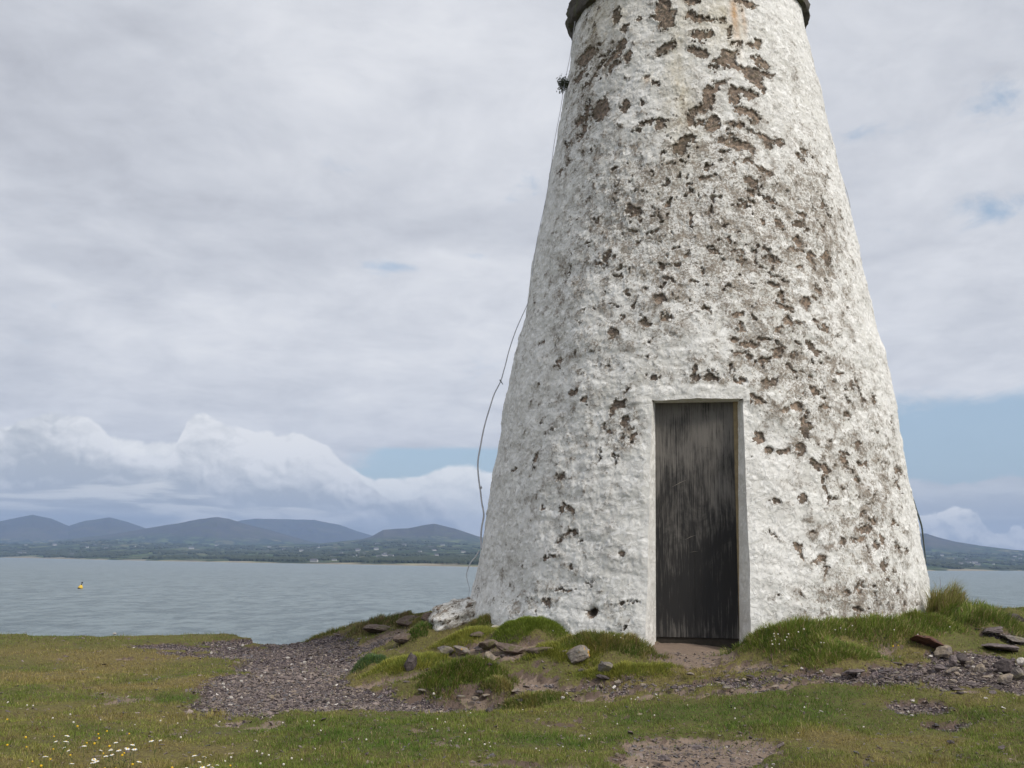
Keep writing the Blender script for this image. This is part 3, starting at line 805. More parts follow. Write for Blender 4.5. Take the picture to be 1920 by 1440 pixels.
def smooth_ground(x, y):
    x = np.asarray(x, float); y = np.asarray(y, float)
    xc = np.clip(x, -13, 14); yc = np.clip(y, -10, 14)
    s = sol[n_] + sol[n_ + 1] * xc + sol[n_ + 2] * yc
    for k in range(n_):
        s = s + sol[k] * _U((xc - cpts[k, 0]) ** 2 + (yc - cpts[k, 1]) ** 2)
    far = np.hypot(np.maximum(np.abs(x) - 13, 0), np.maximum(-10 - y, 0))
    return s - 0.03 * far
BUMPS = [(1.50, 8.12, 0.42, 0.40, 0.06), (0.90, 5.05, 0.40, 0.24, -0.07), (-0.05, 7.05, 0.5, 0.16, -0.05)]            # (x, y, rx, ry, h)
def raw_ground(x, y):
    z = smooth_ground(x, y)
    for (bx_, by_, rx, ry, h) in BUMPS:
        z = z + h * np.exp(-(((x - bx_) / rx) ** 2 + ((y - by_) / ry) ** 2) ** 1.5)
    return z
def ground_hit(px, py, dz=0.0):
    d = ray(px, py); t = np.linspace(3.2, 15.5, 1200)
    g = d[2] * t - (raw_ground(d[0] * t, t) + dz)
    k = int(np.argmax(g <= 0)) if (g <= 0).any() else int(np.argmin(g))
    if k > 0 and g[k - 1] > g[k]:
        u = g[k - 1] / (g[k - 1] - g[k]) if g[k] <= 0 else 1.0
        tt_ = t[k - 1] + (t[k] - t[k - 1]) * u
    else: tt_ = t[k]
    return d * tt_
def px_size(p, px): return px * p[1] / F
def foot(px, py, rx, ry):
    c = ground_hit(px, py)
    a = ground_hit(px, py + ry)[1]; b = ground_hit(px, max(py - ry, 1180))[1]
    return c[0], c[1], px_size(c, rx), max(abs(b - a) / 2, 0.03)
# tussocks: centre px, py, rx, ry, bump height, blade length, kind
TUS = [   # centre px, depth, half width px, half depth m, bump, blade length, kind, label, number
    (1490, 7.60, 112, 0.22, 0.17, 0.085, 'flowery', 'dense green grass tussock with small white flowers, right beside the dark door', 3000),
    (1640, 7.80, 112, 0.24, 0.16, 0.08, 'green', 'low green grass tussock against the tower foot, between the flowery one and the windblown one', 2400),
    (1772, 8.72, 42, 0.20, 0.14, 0.24, 'tall', 'tallest tuft of windblown pale green grass at the right corner of the tower', 1500),
    (1832, 8.30, 76, 0.30, 0.19, 0.10, 'lean', 'sloping green grass tussock at the far right end, leaning over the slate ground', 2200),
    (1140, 7.86, 82, 0.15, 0.10, 0.085, 'olive', 'brownish green grass tussock against the wall left of the door', 2600),
    (995, 8.30, 72, 0.20, 0.16, 0.045, 'bright', 'bright green rounded cushion of short grass against the tower foot', 4200),
    (905, 9.05, 40, 0.12, 0.06, 0.05, 'olive', 'small dark green tuft where the tower foot meets the whitewashed rock', 900),
    (1735, 8.02, 60, 0.18, 0.14, 0.08, 'green', 'mid green tussock filling the dip between the low one and the windblown tuft', 1900),
    (770, 8.00, 70, 0.22, 0.06, 0.05, 'yellow', 'yellowish turf hummock with the purple stone peg in front of it', 2200),
    (880, 8.55, 66, 0.25, 0.07, 0.05, 'yellow', 'yellow green hummock rising to the whitewashed rock', 2200),
    (1060, 7.75, 70, 0.16, 0.07, 0.06, 'yellow', 'yellow green turf hummock between the bright cushion and the lichened rock', 2200),
    (1180, 7.45, 90, 0.12, 0.04, 0.05, 'yellow', 'thin yellow green turf hummock behind the little pyramid stone', 1900),
    (1000, 7.15, 60, 0.08, 0.03, 0.05, 'olive', 'narrow olive turf hummock above the right end of the earth bank', 1100),
    (1560, 7.30, 90, 0.16, 0.05, 0.06, 'green', 'short green skirt of turf in front of the flowery tussock', 2200),
    (862, 7.50, 80, 0.17, 0.11, 0.085, 'hang', 'shaggy green grass tussock overhanging the bare earth bank', 2300),
    (700, 8.40, 34, 0.18, 0.07, 0.045, 'blue', 'dull blue green cushion of plants at the left end of the turf mound', 1100),
    (785, 9.45, 26, 0.15, 0.08, 0.05, 'dark', 'dark green cushion below the rocky outcrop beside the gravel', 900),
    (935, 7.33, 30, 0.06, 0.05, 0.05, 'olive', 'little olive grass tuft on the lip of the bare earth bank', 600),
    (700, 11.55, 50, 0.30, 0.05, 0.07, 'heath', 'brown green heathery tuft on the left shoulder of the skyline outcrop', 900),
    (760, 11.35, 34, 0.30, 0.06, 0.05, 'heath', 'reddish brown cushion in the middle of the skyline outcrop', 900),
    (800, 10.95, 30, 0.25, 0.06, 0.05, 'olive', 'mossy green cushion on the skyline outcrop next to the whitewashed rock', 900),
    (625, 12.0, 46, 0.12, 0.02, 0.06, 'olive', 'thin fringe of grass along the cliff edge behind the gravel', 600),
]
tus_w = []
for (px, dep, rx, ry, h, L, kd, lab, n) in TUS:
    c_ = at_depth(px, 1200, dep)
    tus_w.append((c_[0], dep, rx / F * dep, ry))
for (t, w) in zip(TUS, tus_w):
    BUMPS.append((w[0], w[1], w[2] * 0.95, w[3] * 1.05, t[4]))
GRAV = [(890, 1320, 140, 8, 1), (350, 1214, 120, 6, .8), (1300, 1264, 330, 9, .44), (1560, 1272, 260, 10, .46), (560, 1258, 120, 22, 1), (500, 1265, 90, 20, 1), (560, 1232, 95, 25, 1), (520, 1292, 115, 33, 1), (610, 1312, 130, 22, 1), (480, 1222, 80, 12, .9), (375, 1226, 90, 6, .7), (560, 1200, 70, 9, .9), (690, 1208, 70, 6, .7),
        (730, 1318, 110, 12, .85), (870, 1322, 110, 6, .8), (430, 1204, 60, 7, .7), (330, 1236, 60, 4, .5), (1090, 1282, 150, 6, .65), (1420, 1273, 190, 9, .62), (1620, 1262, 160, 10, .75),
        (1760, 1262, 150, 20, .85), (1870, 1255, 100, 36, .95), (1900, 1190, 60, 24, .9), (1725, 1322, 55, 13, .85), (1780, 1347, 55, 7, .8), (1425, 1296, 70, 5, .7), (1020, 1272, 60, 6, .5),
        (1270, 1420, 40, 6, .5), (1640, 1430, 60, 5, .4), (1130, 1262, 60, 5, .5), (1000, 1245, 60, 8, .3), (1310, 1240, 90, 7, .35), (740, 1222, 20, 5, .4)]
DIRT = [(1150, 1298, 110, 6, .8), (1480, 1285, 200, 7, .65), (1120, 1345, 90, 4, .5), (250, 1235, 90, 4, .5), (960, 1278, 80, 16, 1), (1305, 1208, 90, 13, 1.1), (1310, 1400, 130, 24, 1), (970, 1290, 95, 14, 1), (740, 1188, 90, 12, .75), (820, 1290, 90, 8, .8), (950, 1300, 110, 11, 1), (1040, 1285, 90, 7, .6), (1000, 1352, 90, 3, .6), (1300, 1392, 105, 19, 1), (1190, 1422, 60, 15, .9), (990, 1433, 150, 7, .7), (1400, 1400, 60, 13, .9), (1230, 1302, 80, 5, .7),
        (1305, 1222, 85, 14, 1), (1400, 1245, 90, 9, .55), (250, 1212, 60, 4, .45), (60, 1206, 40, 3, .4), (1440, 1335, 70, 4, .4), (1120, 1312, 70, 4, .5), (220, 1335, 60, 9, .35), (840, 1435, 80, 6, .4),
        (470, 1192, 20, 5, .8), (700, 1338, 90, 3, .4), (1700, 1418, 70, 6, .35), (1880, 1420, 60, 6, .4), (740, 1275, 90, 10, .6), (1600, 1235, 60, 5, .4), (900, 1214, 70, 12, .9), (990, 1220, 80, 12, .9), (330, 1300, 50, 4, .3), (1840, 1225, 60, 12, .5), (1500, 1388, 40, 8, .3)]
GRAV = [foot(*g[:4]) + (g[4],) for g in GRAV]
DIRT = [foot(*g[:4]) + (g[4],) for g in DIRT]
DRY = [foot(*g) for g in ((150, 1250, 250, 40), (420, 1270, 130, 15), (700, 1235, 60, 14), (850, 1215, 80, 12), (250, 1330, 200, 25), (1000, 1330, 90, 12), (1250, 1250, 150, 16), (1700, 1390, 200, 15), (300, 1400, 200, 22), (1230, 1362, 60, 5))]
GRN = [foot(*g) for g in ((370, 1310, 90, 12), (60, 1252, 60, 10), (1250, 1340, 200, 16), (1560, 1300, 90, 10), (700, 1390, 200, 22), (1000, 1390, 130, 20), (1500, 1360, 120, 16), (1450, 1430, 120, 8))]
def masks(x, y):
    p = P3(x, y, 0.0)
    wx = 0.10 * fbm(p, 2.2, 4, 0.55, 3.0); wy = 0.22 * fbm(p, 2.2, 4, 0.55, 37.0)
    w3 = fbm(p, 7.0, 4, 0.6, 71.0)
    def fld(L):
        f = np.zeros(len(x))
        for (cx_, cy_, rx, ry, wg) in L:
            q = np.sqrt(((x - cx_ + wx) / (rx * 1.08)) ** 2 + ((y - cy_ + wy) / (ry * 1.08)) ** 2)
            f = np.maximum(f, wg * np.clip(1.75 - q * 1.25, 0, 1.0))
        return f
    w4 = fbm(p, 22.0, 3, 0.6, 171.0)
    gv = sstep(fld(GRAV) + 0.40 * w3 + 0.35 * w4, 0.30, 0.68); dt = sstep(fld(DIRT) + 0.45 * w3 + 0.35 * w4, 0.30, 0.70)
    thr = sstep(fbm(p * np.array([1, 0.55, 1]), 1.3, 5, 0.6, 13.0) + 0.35 * w3 + 0.2 * w4, 0.13, 0.42)
    dt = np.maximum(dt, 0.75 * thr)
    tz = np.zeros(len(x))
    for w in tus_w:
        tz = np.maximum(tz, sstep(1.15 - np.hypot((x - w[0]) / w[2], (y - w[1]) / min(w[3], .5)), 0.0, 0.3))
    gv = gv * (1 - tz); dt = dt * (1 - tz)
    dry = np.zeros(len(x)); grn = np.zeros(len(x))
    for (cx_, cy_, rx, ry) in DRY: dry = np.maximum(dry, np.exp(-((x - cx_) / rx) ** 2 - ((y - cy_) / ry) ** 2))
    for (cx_, cy_, rx, ry) in GRN: grn = np.maximum(grn, np.exp(-((x - cx_) / rx) ** 2 - ((y - cy_) / ry) ** 2))
    hue = np.clip(0.40 + 1.1 * fbm(p, 0.9, 5, 0.6, 5.0) + 0.35 * dry - 0.40 * grn + 0.10 * (x < -1), 0, 1)   # 1 dry, 0 green
    return gv, dt, hue, tz
EDX = [-200, -60, -14, -3.4, -3.08, -3.0, -2.2, -1.0, .5, 2, 5, 7, 10, 60, 200]
EDY = [-90, -20, 11.0, 12.45, 12.35, 12.0, 12.1, 12.7, 13.6, 14.4, 13.2, 12.7, 12.4, -10, -90]
def ground_z(x, y, m=None):
    x = np.asarray(x, float); y = np.asarray(y, float)
    z = raw_ground(x, y)
    if m is None: m = masks(x, y)
    gv, dt, hue, tz = m
    p = P3(x, y, 0.0)
    z = z + 0.05 * fbm(p, 0.9, 3, 0.5, 9.0) * (1 - 0.4 * tz) + 0.026 * fbm(p, 3.6, 4, 0.5, 19.0)
    z = z - 0.042 * np.maximum(gv, dt) + gv * 0.010 * np.abs(fbm(p, 28.0, 3, 0.6, 29.0)) * 2
    # rocky outcrop left of the tower
    oc = np.exp(-((x + 1.35) / 0.75) ** 4 - ((y - 11.95) / 0.55) ** 4)
    z = z + oc * (0.05 + 0.10 * np.abs(fbm(p, 2.4, 4, 0.6, 77.0)) * 2 + 0.03 * fbm(p, 9.0, 3, 0.6, 7.0))
    rr = np.exp(-((x - 6.3) / 1.0) ** 4 - ((y - 11.6) / 0.9) ** 4)
    z = z + rr * 0.10 * np.abs(fbm(p, 2.8, 4, 0.6, 17.0)) * 2
    e = y - (np.interp(x, EDX, EDY) + 0.10 * fbm(p, 1.2, 4, 0.6, 51.0))
    drop = np.where(e > 0, 1.6 * sstep(e, 0, 0.5) + np.maximum(e, 0) * 0.8 + np.where(e > 1, 1.5 * fbm(p, 0.25, 4, 0.6, 2.0), 0), 0)
    rb = np.maximum(np.hypot(x, y + 30) - 130, 0) * 0.7
    return np.maximum(z - drop - rb, -15.5)
def axis_pts(lo, a, b, hi, fine, nside):
    mid = np.arange(a, b + fine / 2, fine)
    l = a - (a - lo) * (np.linspace(1, 0, nside, endpoint=False) ** 2.6)
    r = b + (hi - b) * (np.linspace(0, 1, nside + 1)[1:] ** 2.6)
    return np.concatenate([l, mid, r])
gx = axis_pts(-170, -6.9, 8.3, 170, 0.023, 70); gy = axis_pts(-170, 4.0, 13.2, 70, 0.026, 60)
GX, GY = np.meshgrid(gx, gy)
gxf, gyf = GX.ravel(), GY.ravel()
gm = masks(gxf, gyf)
gz = ground_z(gxf, gyf, gm)
def ground_mat(N, b):
    co = N.n('ShaderNodeNewGeometry').outputs['Position']
    gv = N.attr('gravel'); dt = N.attr('dirt'); hue = N.attr('hue')
    n1 = N.noise(co, 55.0, 5.0, 0.65); n2 = N.noise(co, 12.0, 6.0, 0.6, 0.3); n3 = N.noise(co, 160.0, 3.0, 0.6)
    turf = N.mix(hue, (0.085, 0.105, 0.028), (0.175, 0.145, 0.055))
    turf = N.mix(N.step(n1, 0.42, 0.66), turf, (0.085, 0.062, 0.038))
    soil = N.mix(n2, (0.15, 0.112, 0.085), (0.29, 0.22, 0.17))
    soil = N.mix(N.step(n1, 0.45, 0.7), soil, (0.17, 0.135, 0.115))
    v = N.n('ShaderNodeTexVoronoi'); N.put(v.inputs['Vector'], co); v.inputs['Scale'].default_value = 62.0
    vh = N.n('ShaderNodeSeparateColor'); N.put(vh.inputs[0], v.outputs['Color'])
    slate = N.ramp(vh.outputs[0], [(0.0, (0.085, 0.070, 0.076)), (0.4, (0.17, 0.135, 0.142)), (0.75, (0.25, 0.205, 0.205)), (0.93, (0.31, 0.26, 0.235)), (1.0, (0.48, 0.44, 0.40))])
    slate = N.mix(N.step(v.outputs['Distance'], 0.25, 0.6), slate, (0.050, 0.040, 0.042))
    c = N.mix(N.step(N.m('ADD', dt, N.m('MULTIPLY', N.m('SUBTRACT', n1, 0.5), 0.8)), 0.35, 0.6), turf, soil)
    c = N.mix(N.step(N.m('ADD', gv, N.m('MULTIPLY', N.m('SUBTRACT', n1, 0.5), 0.6)), 0.35, 0.6), c, slate)
    sp = N.n('ShaderNodeSeparateXYZ'); N.put(sp.inputs[0], co)
    nz = N.n('ShaderNodeSeparateXYZ'); N.put(nz.inputs[0], N.n('ShaderNodeNewGeometry').outputs['True Normal'])
    steep = N.step(nz.outputs[2], 0.72, 0.5)
    c = N.mix(steep, c, N.mix(n2, (0.07, 0.048, 0.036), (0.16, 0.12, 0.10)))
    h = N.m('ADD', N.m('MULTIPLY', n1, 0.5), N.m('MULTIPLY', n3, 0.3))
    h = N.m('SUBTRACT', h, N.m('MULTIPLY', N.m('MULTIPLY', v.outputs['Distance'], gv), 0.8))
    N.put(b.inputs['Normal'], N.bump(h, 0.012, 0.9))
    return c
M_ground = material('turf_soil_and_slate_ground', ground_mat, 0.95, 0.1)
gnd = mesh_np('ground', np.stack([gxf, gyf, gz], -1), grid_faces(len(gy), len(gx)), M_ground, None, True,
              {'gravel': gm[0], 'dirt': gm[1], 'hue': gm[2]})
tag(gnd, kind='structure')
# ------------------------------------------------------------------ sea
def sea_mat(N, b):
    co = N.n('ShaderNodeNewGeometry').outputs['Position']
    w1_ = N.noise(N.v('MULTIPLY', co, (1.0, 1.35, 1.0)), 0.75, 6.0, 0.66, 0.4)
    w2_ = N.noise(N.v('MULTIPLY', co, (0.55, 1.0, 1.0)), 0.11, 4.0, 0.6, 0.5)
    w3_ = N.noise(N.v('MULTIPLY', co, (0.30, 1.0, 1.0)), 0.012, 5.0, 0.6, 0.3)
    c = N.mix(w3_, (0.150, 0.200, 0.215), (0.205, 0.260, 0.275))
    c = N.mix(N.step(N.m('ADD', N.m('MULTIPLY', w1_, 0.6), N.m('MULTIPLY', w2_, 0.4)), 0.35, 0.65), N.mix(0.5, c, (0.05, 0.08, 0.09)), c)
    wv = N.noise(N.v('MULTIPLY', co, (1.0, 0.42, 1.0)), 0.20, 7.0, 0.72, 0.3)
    c = N.mix(N.step(wv, 0.40, 0.60), N.mix(0.42, c, (0.03, 0.05, 0.06)), N.mix(0.12, c, (0.5, 0.55, 0.55)))
    cap = N.step(N.m('ADD', N.m('MULTIPLY', w1_, 0.5), N.m('MULTIPLY', N.noise(co, 0.06, 3.0, 0.7), 0.5)), 0.70, 0.73)
    c = N.mix(N.m('MULTIPLY', cap, 0.6), c, (0.6, 0.62, 0.62))
    h = N.m('ADD', N.m('MULTIPLY', w1_, 0.6), N.m('MULTIPLY', w2_, 1.6))
    N.put(b.inputs['Normal'], N.bump(h, 1.1, 1.0))
    b.inputs['IOR'].default_value = 1.33
    return c
M_sea = material('choppy_grey_green_sea', sea_mat, 0.32, 0.5)
sea = mesh_np('sea', [(-18500, -18500, SEA), (18500, -18500, SEA), (18500, 18500, SEA), (-18500, 18500, SEA)], [(0, 1, 2, 3)], M_sea, None, False)
tag(sea, kind='structure')

# ------------------------------------------------------------------ the far shore and the mountains
def prof_(pts):
    a = np.array([azel(*p) for p in pts]); return a[:, 0], a[:, 1]
RID = [  # distance, half depth, ridge line in the photograph
    (12500, 2600, [(-900, 1010), (-500, 985), (-200, 975), (0, 977), (30, 971), (62, 965), (96, 972), (129, 986), (160, 976), (206, 970), (240, 979), (273, 990), (330, 1010), (420, 1030), (2400, 1120)]),
    (9800, 2100, [(-900, 1040), (0, 1030), (120, 1012), (220, 1000), (283, 989), (335, 981), (374, 973), (407, 969.5), (431, 973), (455, 981), (503, 993), (570, 1012), (640, 1028), (800, 1050), (2400, 1120)]),
    (13500, 2600, [(-900, 1040), (330, 1000), (420, 984), (450, 976), (479, 972), (551, 973.5), (589, 974), (637, 984), (671, 996), (695, 1003), (740, 1015), (850, 1040), (2400, 1120)]),
    (8200, 1500, [(-900, 1060), (560, 1045), (640, 1022), (695, 1006), (719, 993), (745, 991), (767, 990), (790, 985), (814, 981.5), (853, 991), (898, 1006), (960, 1020), (1050, 1035), (1250, 1050), (2400, 1120)]),
    (9000, 2000, [(-900, 1060), (1100, 1050), (1250, 1025), (1400, 1006), (1550, 1002), (1700, 998), (1738, 1000), (1759, 1007), (1792, 1015), (1839, 1023), (1896, 1030), (1960, 1035), (2100, 1038), (2400, 1045)]),
]
SHX = [azel(p, 1045)[0] for p in (-600, 0, 110, 192, 300, 480, 896, 1100, 1740, 1920, 2300)]
SHD = [7000, 5200, 4300, 3700, 3200, 2700, 2050, 2200, 2900, 3900, 5000]
LOWT = prof_([(-700, 1030), (0, 1022), (200, 1014), (400, 1022), (600, 1020), (740, 1006), (900, 1014), (1200, 1030), (1740, 1035), (1840, 1037), (1920, 1042), (2400, 1060)])
def hills_h(az, d):
    """height above the sea at azimuth az and horizontal distance d"""
    x = d * np.sin(az) / 1000; y = d * np.cos(az) / 1000
    p = P3(x, y, 0.0)
    sh = np.interp(az, SHX, SHD) * (1 + 0.02 * fbm(P3(az * 30, 0 * az, 0.0), 1.0, 3))
    n1_ = fbm(p, 0.9, 5, 0.55, 5.0); n2_ = fbm(p, 3.2, 4, 0.55, 15.0)
    dl = 7600.0
    lowtop = np.tan(np.interp(az, *LOWT)) * dl - SEA
    t = np.clip((d - sh) / (dl - sh), 0, 1)
    low = 3.0 * sstep(d - sh, 0, 60) + np.maximum(lowtop, 25) * t ** 1.35 + (10 * n1_ + 5 * n2_) * sstep(t, 0.0, 0.3)
    low = np.where(d < sh, -6.0 * sstep(sh - d, 0, 200), low)
    h = low
    for (D_, Wd, pts) in RID:
        a_, e_ = prof_(pts)
        hk = np.maximum(np.tan(np.interp(az, a_, e_)) * D_ - SEA, 0)
        u = (d - D_) / Wd
        sh_ = np.clip(1 - np.abs(u), 0, 1); sh_ = sh_ * sh_ * (3 - 2 * sh_) * 0.55 + sh_ * 0.45
        rough_ = 1 + (0.20 * n1_ + 0.10 * n2_) * np.clip(np.abs(u) * 3, 0, 1) - 0.10 * np.abs(n2_) * np.clip(np.abs(u) * 4, 0, 1) + 0.012 * n2_
        h = np.maximum(h, hk * sh_ * rough_ - 30 * (np.abs(u) >= 1))
    return h
azs = np.concatenate([np.linspace(-1.05, -0.53, 120, endpoint=False), np.linspace(-0.53, 0.53, 1500), np.linspace(0.53, 1.05, 121)[1:]])
ds = np.concatenate([np.linspace(1500, 5500, 150, endpoint=False), np.linspace(5500, 16000, 150)])
AZg, DSg = np.meshgrid(azs, ds)
hz = hills_h(AZg.ravel(), DSg.ravel())
HV = np.stack([DSg.ravel() * np.sin(AZg.ravel()), DSg.ravel() * np.cos(AZg.ravel()), SEA + hz], -1)
def hill_mat(N, b):
    co = N.n('ShaderNodeNewGeometry').outputs['Position']
    sp = N.n('ShaderNodeSeparateXYZ'); N.put(sp.inputs[0], co); z = sp.outputs[2]
    v = N.n('ShaderNodeTexVoronoi'); N.put(v.inputs['Vector'], N.v('MULTIPLY', co, (1, 1, 0.2))); v.inputs['Scale'].default_value = 0.0065
    vc = N.n('ShaderNodeSeparateColor'); N.put(vc.inputs[0], v.outputs['Color'])
    e = N.voro(N.v('MULTIPLY', co, (1, 1, 0.2)), 0.0065, 'DISTANCE_TO_EDGE')
    n1 = N.noise(co, 0.0022, 6.0, 0.6, 0.3); n2 = N.noise(co, 0.012, 6.0, 0.65)
    field = N.ramp(vc.outputs[0], [(0.0, (0.055, 0.085, 0.035)), (0.35, (0.11, 0.15, 0.055)), (0.6, (0.17, 0.20, 0.085)), (0.85, (0.22, 0.20, 0.11)), (1.0, (0.06, 0.075, 0.04))])
    field = N.mix(N.step(e, 0.10, 0.04), field, (0.022, 0.034, 0.02))
    field = N.mix(N.step(n2, 0.48, 0.56), field, (0.025, 0.038, 0.024))
    field = N.mix(N.step(n1, 0.50, 0.60, 0.0, 0.75), field, (0.035, 0.05, 0.03))
    heath = N.mix(n2, (0.040, 0.042, 0.052), (0.090, 0.082, 0.072))  # distance haze painted in: blue put into the dark heath tone
    heath = N.mix(N.step(n1, 0.5, 0.62, 0.0, 0.6), heath, (0.12, 0.105, 0.08))
    heath = N.mix(N.step(n2, 0.45, 0.65), heath, (0.075, 0.080, 0.045))
    zz_ = N.m('ADD', z, N.m('MULTIPLY', N.m('SUBTRACT', n1, 0.5), 190.0))
    c = N.mix(N.step(zz_, 110.0, 190.0), field, heath)
    sand = N.step(N.m('ADD', z, N.m('MULTIPLY', N.m('SUBTRACT', n1, 0.5), 26.0)), -9.0, -10.5)
    c = N.mix(N.m('MULTIPLY', sand, 0.75), c, (0.34, 0.29, 0.22))
    return c
M_hill = material('farmland_and_heath', hill_mat, 0.95, 0.05)
hills = mesh_np('hills', HV, grid_faces(len(ds), len(azs)), M_hill, None, True)
tag(hills, kind='structure')
def hill_hit(px, py):
    d = ray(px, py); hd = math.hypot(d[0], 1.0); az = atan2(d[0], 1.0)
    dd = np.linspace(1800, 16000, 3000)
    h = SEA + hills_h(np.full(3000, az), dd)
    g = d[2] / hd * dd - h
    ok = (g <= 0) & (h > SEA + 1.5)
    if not ok.any(): return None
    k = int(np.argmax(ok)); return az, dd[k], h[k]
# woods and hedgerow trees of the lowland
ico = bmesh_mod = None
import bmesh
bm = bmesh.new(); bmesh.ops.create_icosphere(bm, subdivisions=1, radius=1.0)
IV = np.array([v.co[:] for v in bm.verts]); IF = np.array([[v.index for v in f.verts] for f in bm.faces]); bm.free()
nt = 9000
taz = RNG.uniform(-0.58, 0.58, nt * 5); td = np.interp(taz, SHX, SHD) + 170 + RNG.random(nt * 5) ** 1.8 * 4200
cl = fbm(P3(td * np.sin(taz) / 1000, td * np.cos(taz) / 1000, 0.0), 2.6, 4, 0.6, 61.0)
sel = np.argsort(-(cl + 0.16 * RNG.random(nt * 5)))[:nt]
taz, td = taz[sel], td[sel]
th_ = hills_h(taz, td)
sz = RNG.uniform(5, 11, nt)
jit = 1 + 0.35 * (RNG.random((nt, len(IV), 1)) - .5)
TV = IV[None] * jit * np.stack([sz * 1.5, sz * 1.3, sz * 0.8], -1)[:, None, :] + np.stack([td * np.sin(taz), td * np.cos(taz), SEA + th_ + sz * 0.3], -1)[:, None, :]
TF = (IF[None] + (np.arange(nt) * len(IV))[:, None, None]).reshape(-1, 3)
M_wood = material('far_woodland', lambda N, b: N.mix(N.noise(N.n('ShaderNodeNewGeometry').outputs['Position'], 0.02, 4.0), (0.034, 0.044, 0.032), (0.075, 0.088, 0.055)), 0.95, 0.05)
tag(mesh_np('woodland', TV.reshape(-1, 3), TF, M_wood, None, False), 'dark woods and hedgerows on the farmland below the mountains', 'woodland', kind='stuff')
# scattered white houses
M_render = material('white_render', lambda N, b: (0.42, 0.42, 0.41), 0.9)
M_roof = material('slate_roof', lambda N, b: (0.12, 0.12, 0.135), 0.8)
hv = [(-6, -4, 0), (6, -4, 0), (6, 4, 0), (-6, 4, 0), (-6, -4, 4.5), (6, -4, 4.5), (6, 4, 4.5), (-6, 4, 4.5), (-6, 0, 7.6), (6, 0, 7.6)]
hf = [(0, 1, 5, 4), (2, 3, 7, 6), (1, 2, 6, 9, 5), (3, 0, 4, 8, 7)]
hrf = [(-6.4, -4.5, 4.2), (6.4, -4.5, 4.2), (6.4, 0, 7.9), (-6.4, 0, 7.9), (6.4, 4.5, 4.2), (-6.4, 4.5, 4.2)]
def make_house():
    r = empty('house', (0, 0, 0), 'tiny white house with a slate roof on the distant shore below the mountains', 'house', 'white houses scattered along the distant shore')
    mesh_list('wall', hv, hf, M_render, r, False)
    mesh_list('roof', hrf, [(0, 1, 2, 3), (3, 2, 4, 5)], M_roof, r, False)
    return r
h0 = None
hr = random.Random(3)
spots = []
for k in range(230):
    if len(spots) >= 64: break
    z = hr.random()
    if z < 0.55: px, py = hr.gauss(740, 75), hr.uniform(1022, 1056)
    elif z < 0.85: px, py = hr.uniform(10, 600), hr.uniform(1022, 1046)
    else: px, py = hr.uniform(1750, 1915), hr.uniform(1040, 1060)
    if not (0 < px < 900 or 1745 < px < 1920): continue
    r_ = hill_hit(px, py)
    if r_ is None: continue
    spots.append(r_)
for (a_, d_, z_) in spots:
    if h0 is None: o = h0 = make_house()
    else: o = copy_tree(h0)
    o.location = (d_ * sin(a_), d_ * cos(a_), z_ - 0.5)
    o.rotation_euler = (0, 0, -a_ + hr.uniform(-0.7, 0.7))
    s_ = hr.uniform(0.7, 1.5) * (d_ / 4200) ** 0.5; o.scale = (s_ * hr.uniform(.8, 1.6), s_, s_)

# ------------------------------------------------------------------ haze
def haze_box():
    x, z0, z1 = 19500, -18.0, 760.0
    V = [(sx * x, sy * x, z) for z in (z0, z1) for sx, sy in ((-1, -1), (1, -1), (1, 1), (-1, 1))]
    o = mesh_list('haze', V, [(3, 2, 1, 0), (4, 5, 6, 7), (0, 1, 5, 4), (1, 2, 6, 5), (2, 3, 7, 6), (3, 0, 4, 7)], None, None, False)
    m = bpy.data.materials.new('sea_air'); m.use_nodes = True
    nt_ = m.node_tree; nt_.nodes.clear()
    ou = nt_.nodes.new('ShaderNodeOutputMaterial'); pv = nt_.nodes.new('ShaderNodeVolumePrincipled')
    pv.inputs['Color'].default_value = (0.41, 0.585, 0.92, 1); pv.inputs['Density'].default_value = HAZE
    nt_.links.new(pv.outputs[0], ou.inputs['Volume'])
    o.data.materials.append(m)
    tag(o, 'thin blue air softening the far shore and mountains', 'haze', kind='stuff')
HAZE = 8.0e-5
haze_box()
#PART3
# ------------------------------------------------------------------ gravel chips (uncountable)
def gz_at(x, y):
    x = np.atleast_1d(np.asarray(x, float)); y = np.atleast_1d(np.asarray(y, float))
    return ground_z(x, y)
def sample_view(n, near=4.1, far=12.9, power=1.0):
    """points on the ground, denser close by"""
    u = RNG.random(n)
    y = (near ** -power + u * (far ** -power - near ** -power)) ** (-1 / power)
    x = RNG.uniform(-0.62, 0.62, n) * y
    return x, y
def in_tower(x, y, m=0.0):
    return np.hypot(x - TC[0], y - TC[1]) < 2.16 + m
def rot_mats(n, tilt):
    a = RNG.uniform(0, 2 * pi, n); b = RNG.normal(0, tilt, n); c = RNG.normal(0, tilt, n)
    ca, sa, cb, sb, cc, sc = np.cos(a), np.sin(a), np.cos(b), np.sin(b), np.cos(c), np.sin(c)
    z0 = np.zeros(n); o1 = np.ones(n)
    Rz = np.stack([ca, -sa, z0, sa, ca, z0, z0, z0, o1], -1).reshape(n, 3, 3)
    Rx = np.stack([o1, z0, z0, z0, cb, -sb, z0, sb, cb], -1).reshape(n, 3, 3)
    Ry = np.stack([cc, z0, sc, z0, o1, z0, -sc, z0, cc], -1).reshape(n, 3, 3)
    return Rz @ Rx @ Ry
x, y = sample_view(420000, 4.1, 12.6, 1.0)
gv_, dt_, hue_, tz_ = masks(x, y)
pr = gv_ * 0.9 + dt_ * 0.18 + 0.012
k = (RNG.random(len(x)) < pr) & ~in_tower(x, y, -0.02)
x, y = x[k][:90000], y[k][:90000]
z = gz_at(x, y); n = len(x)
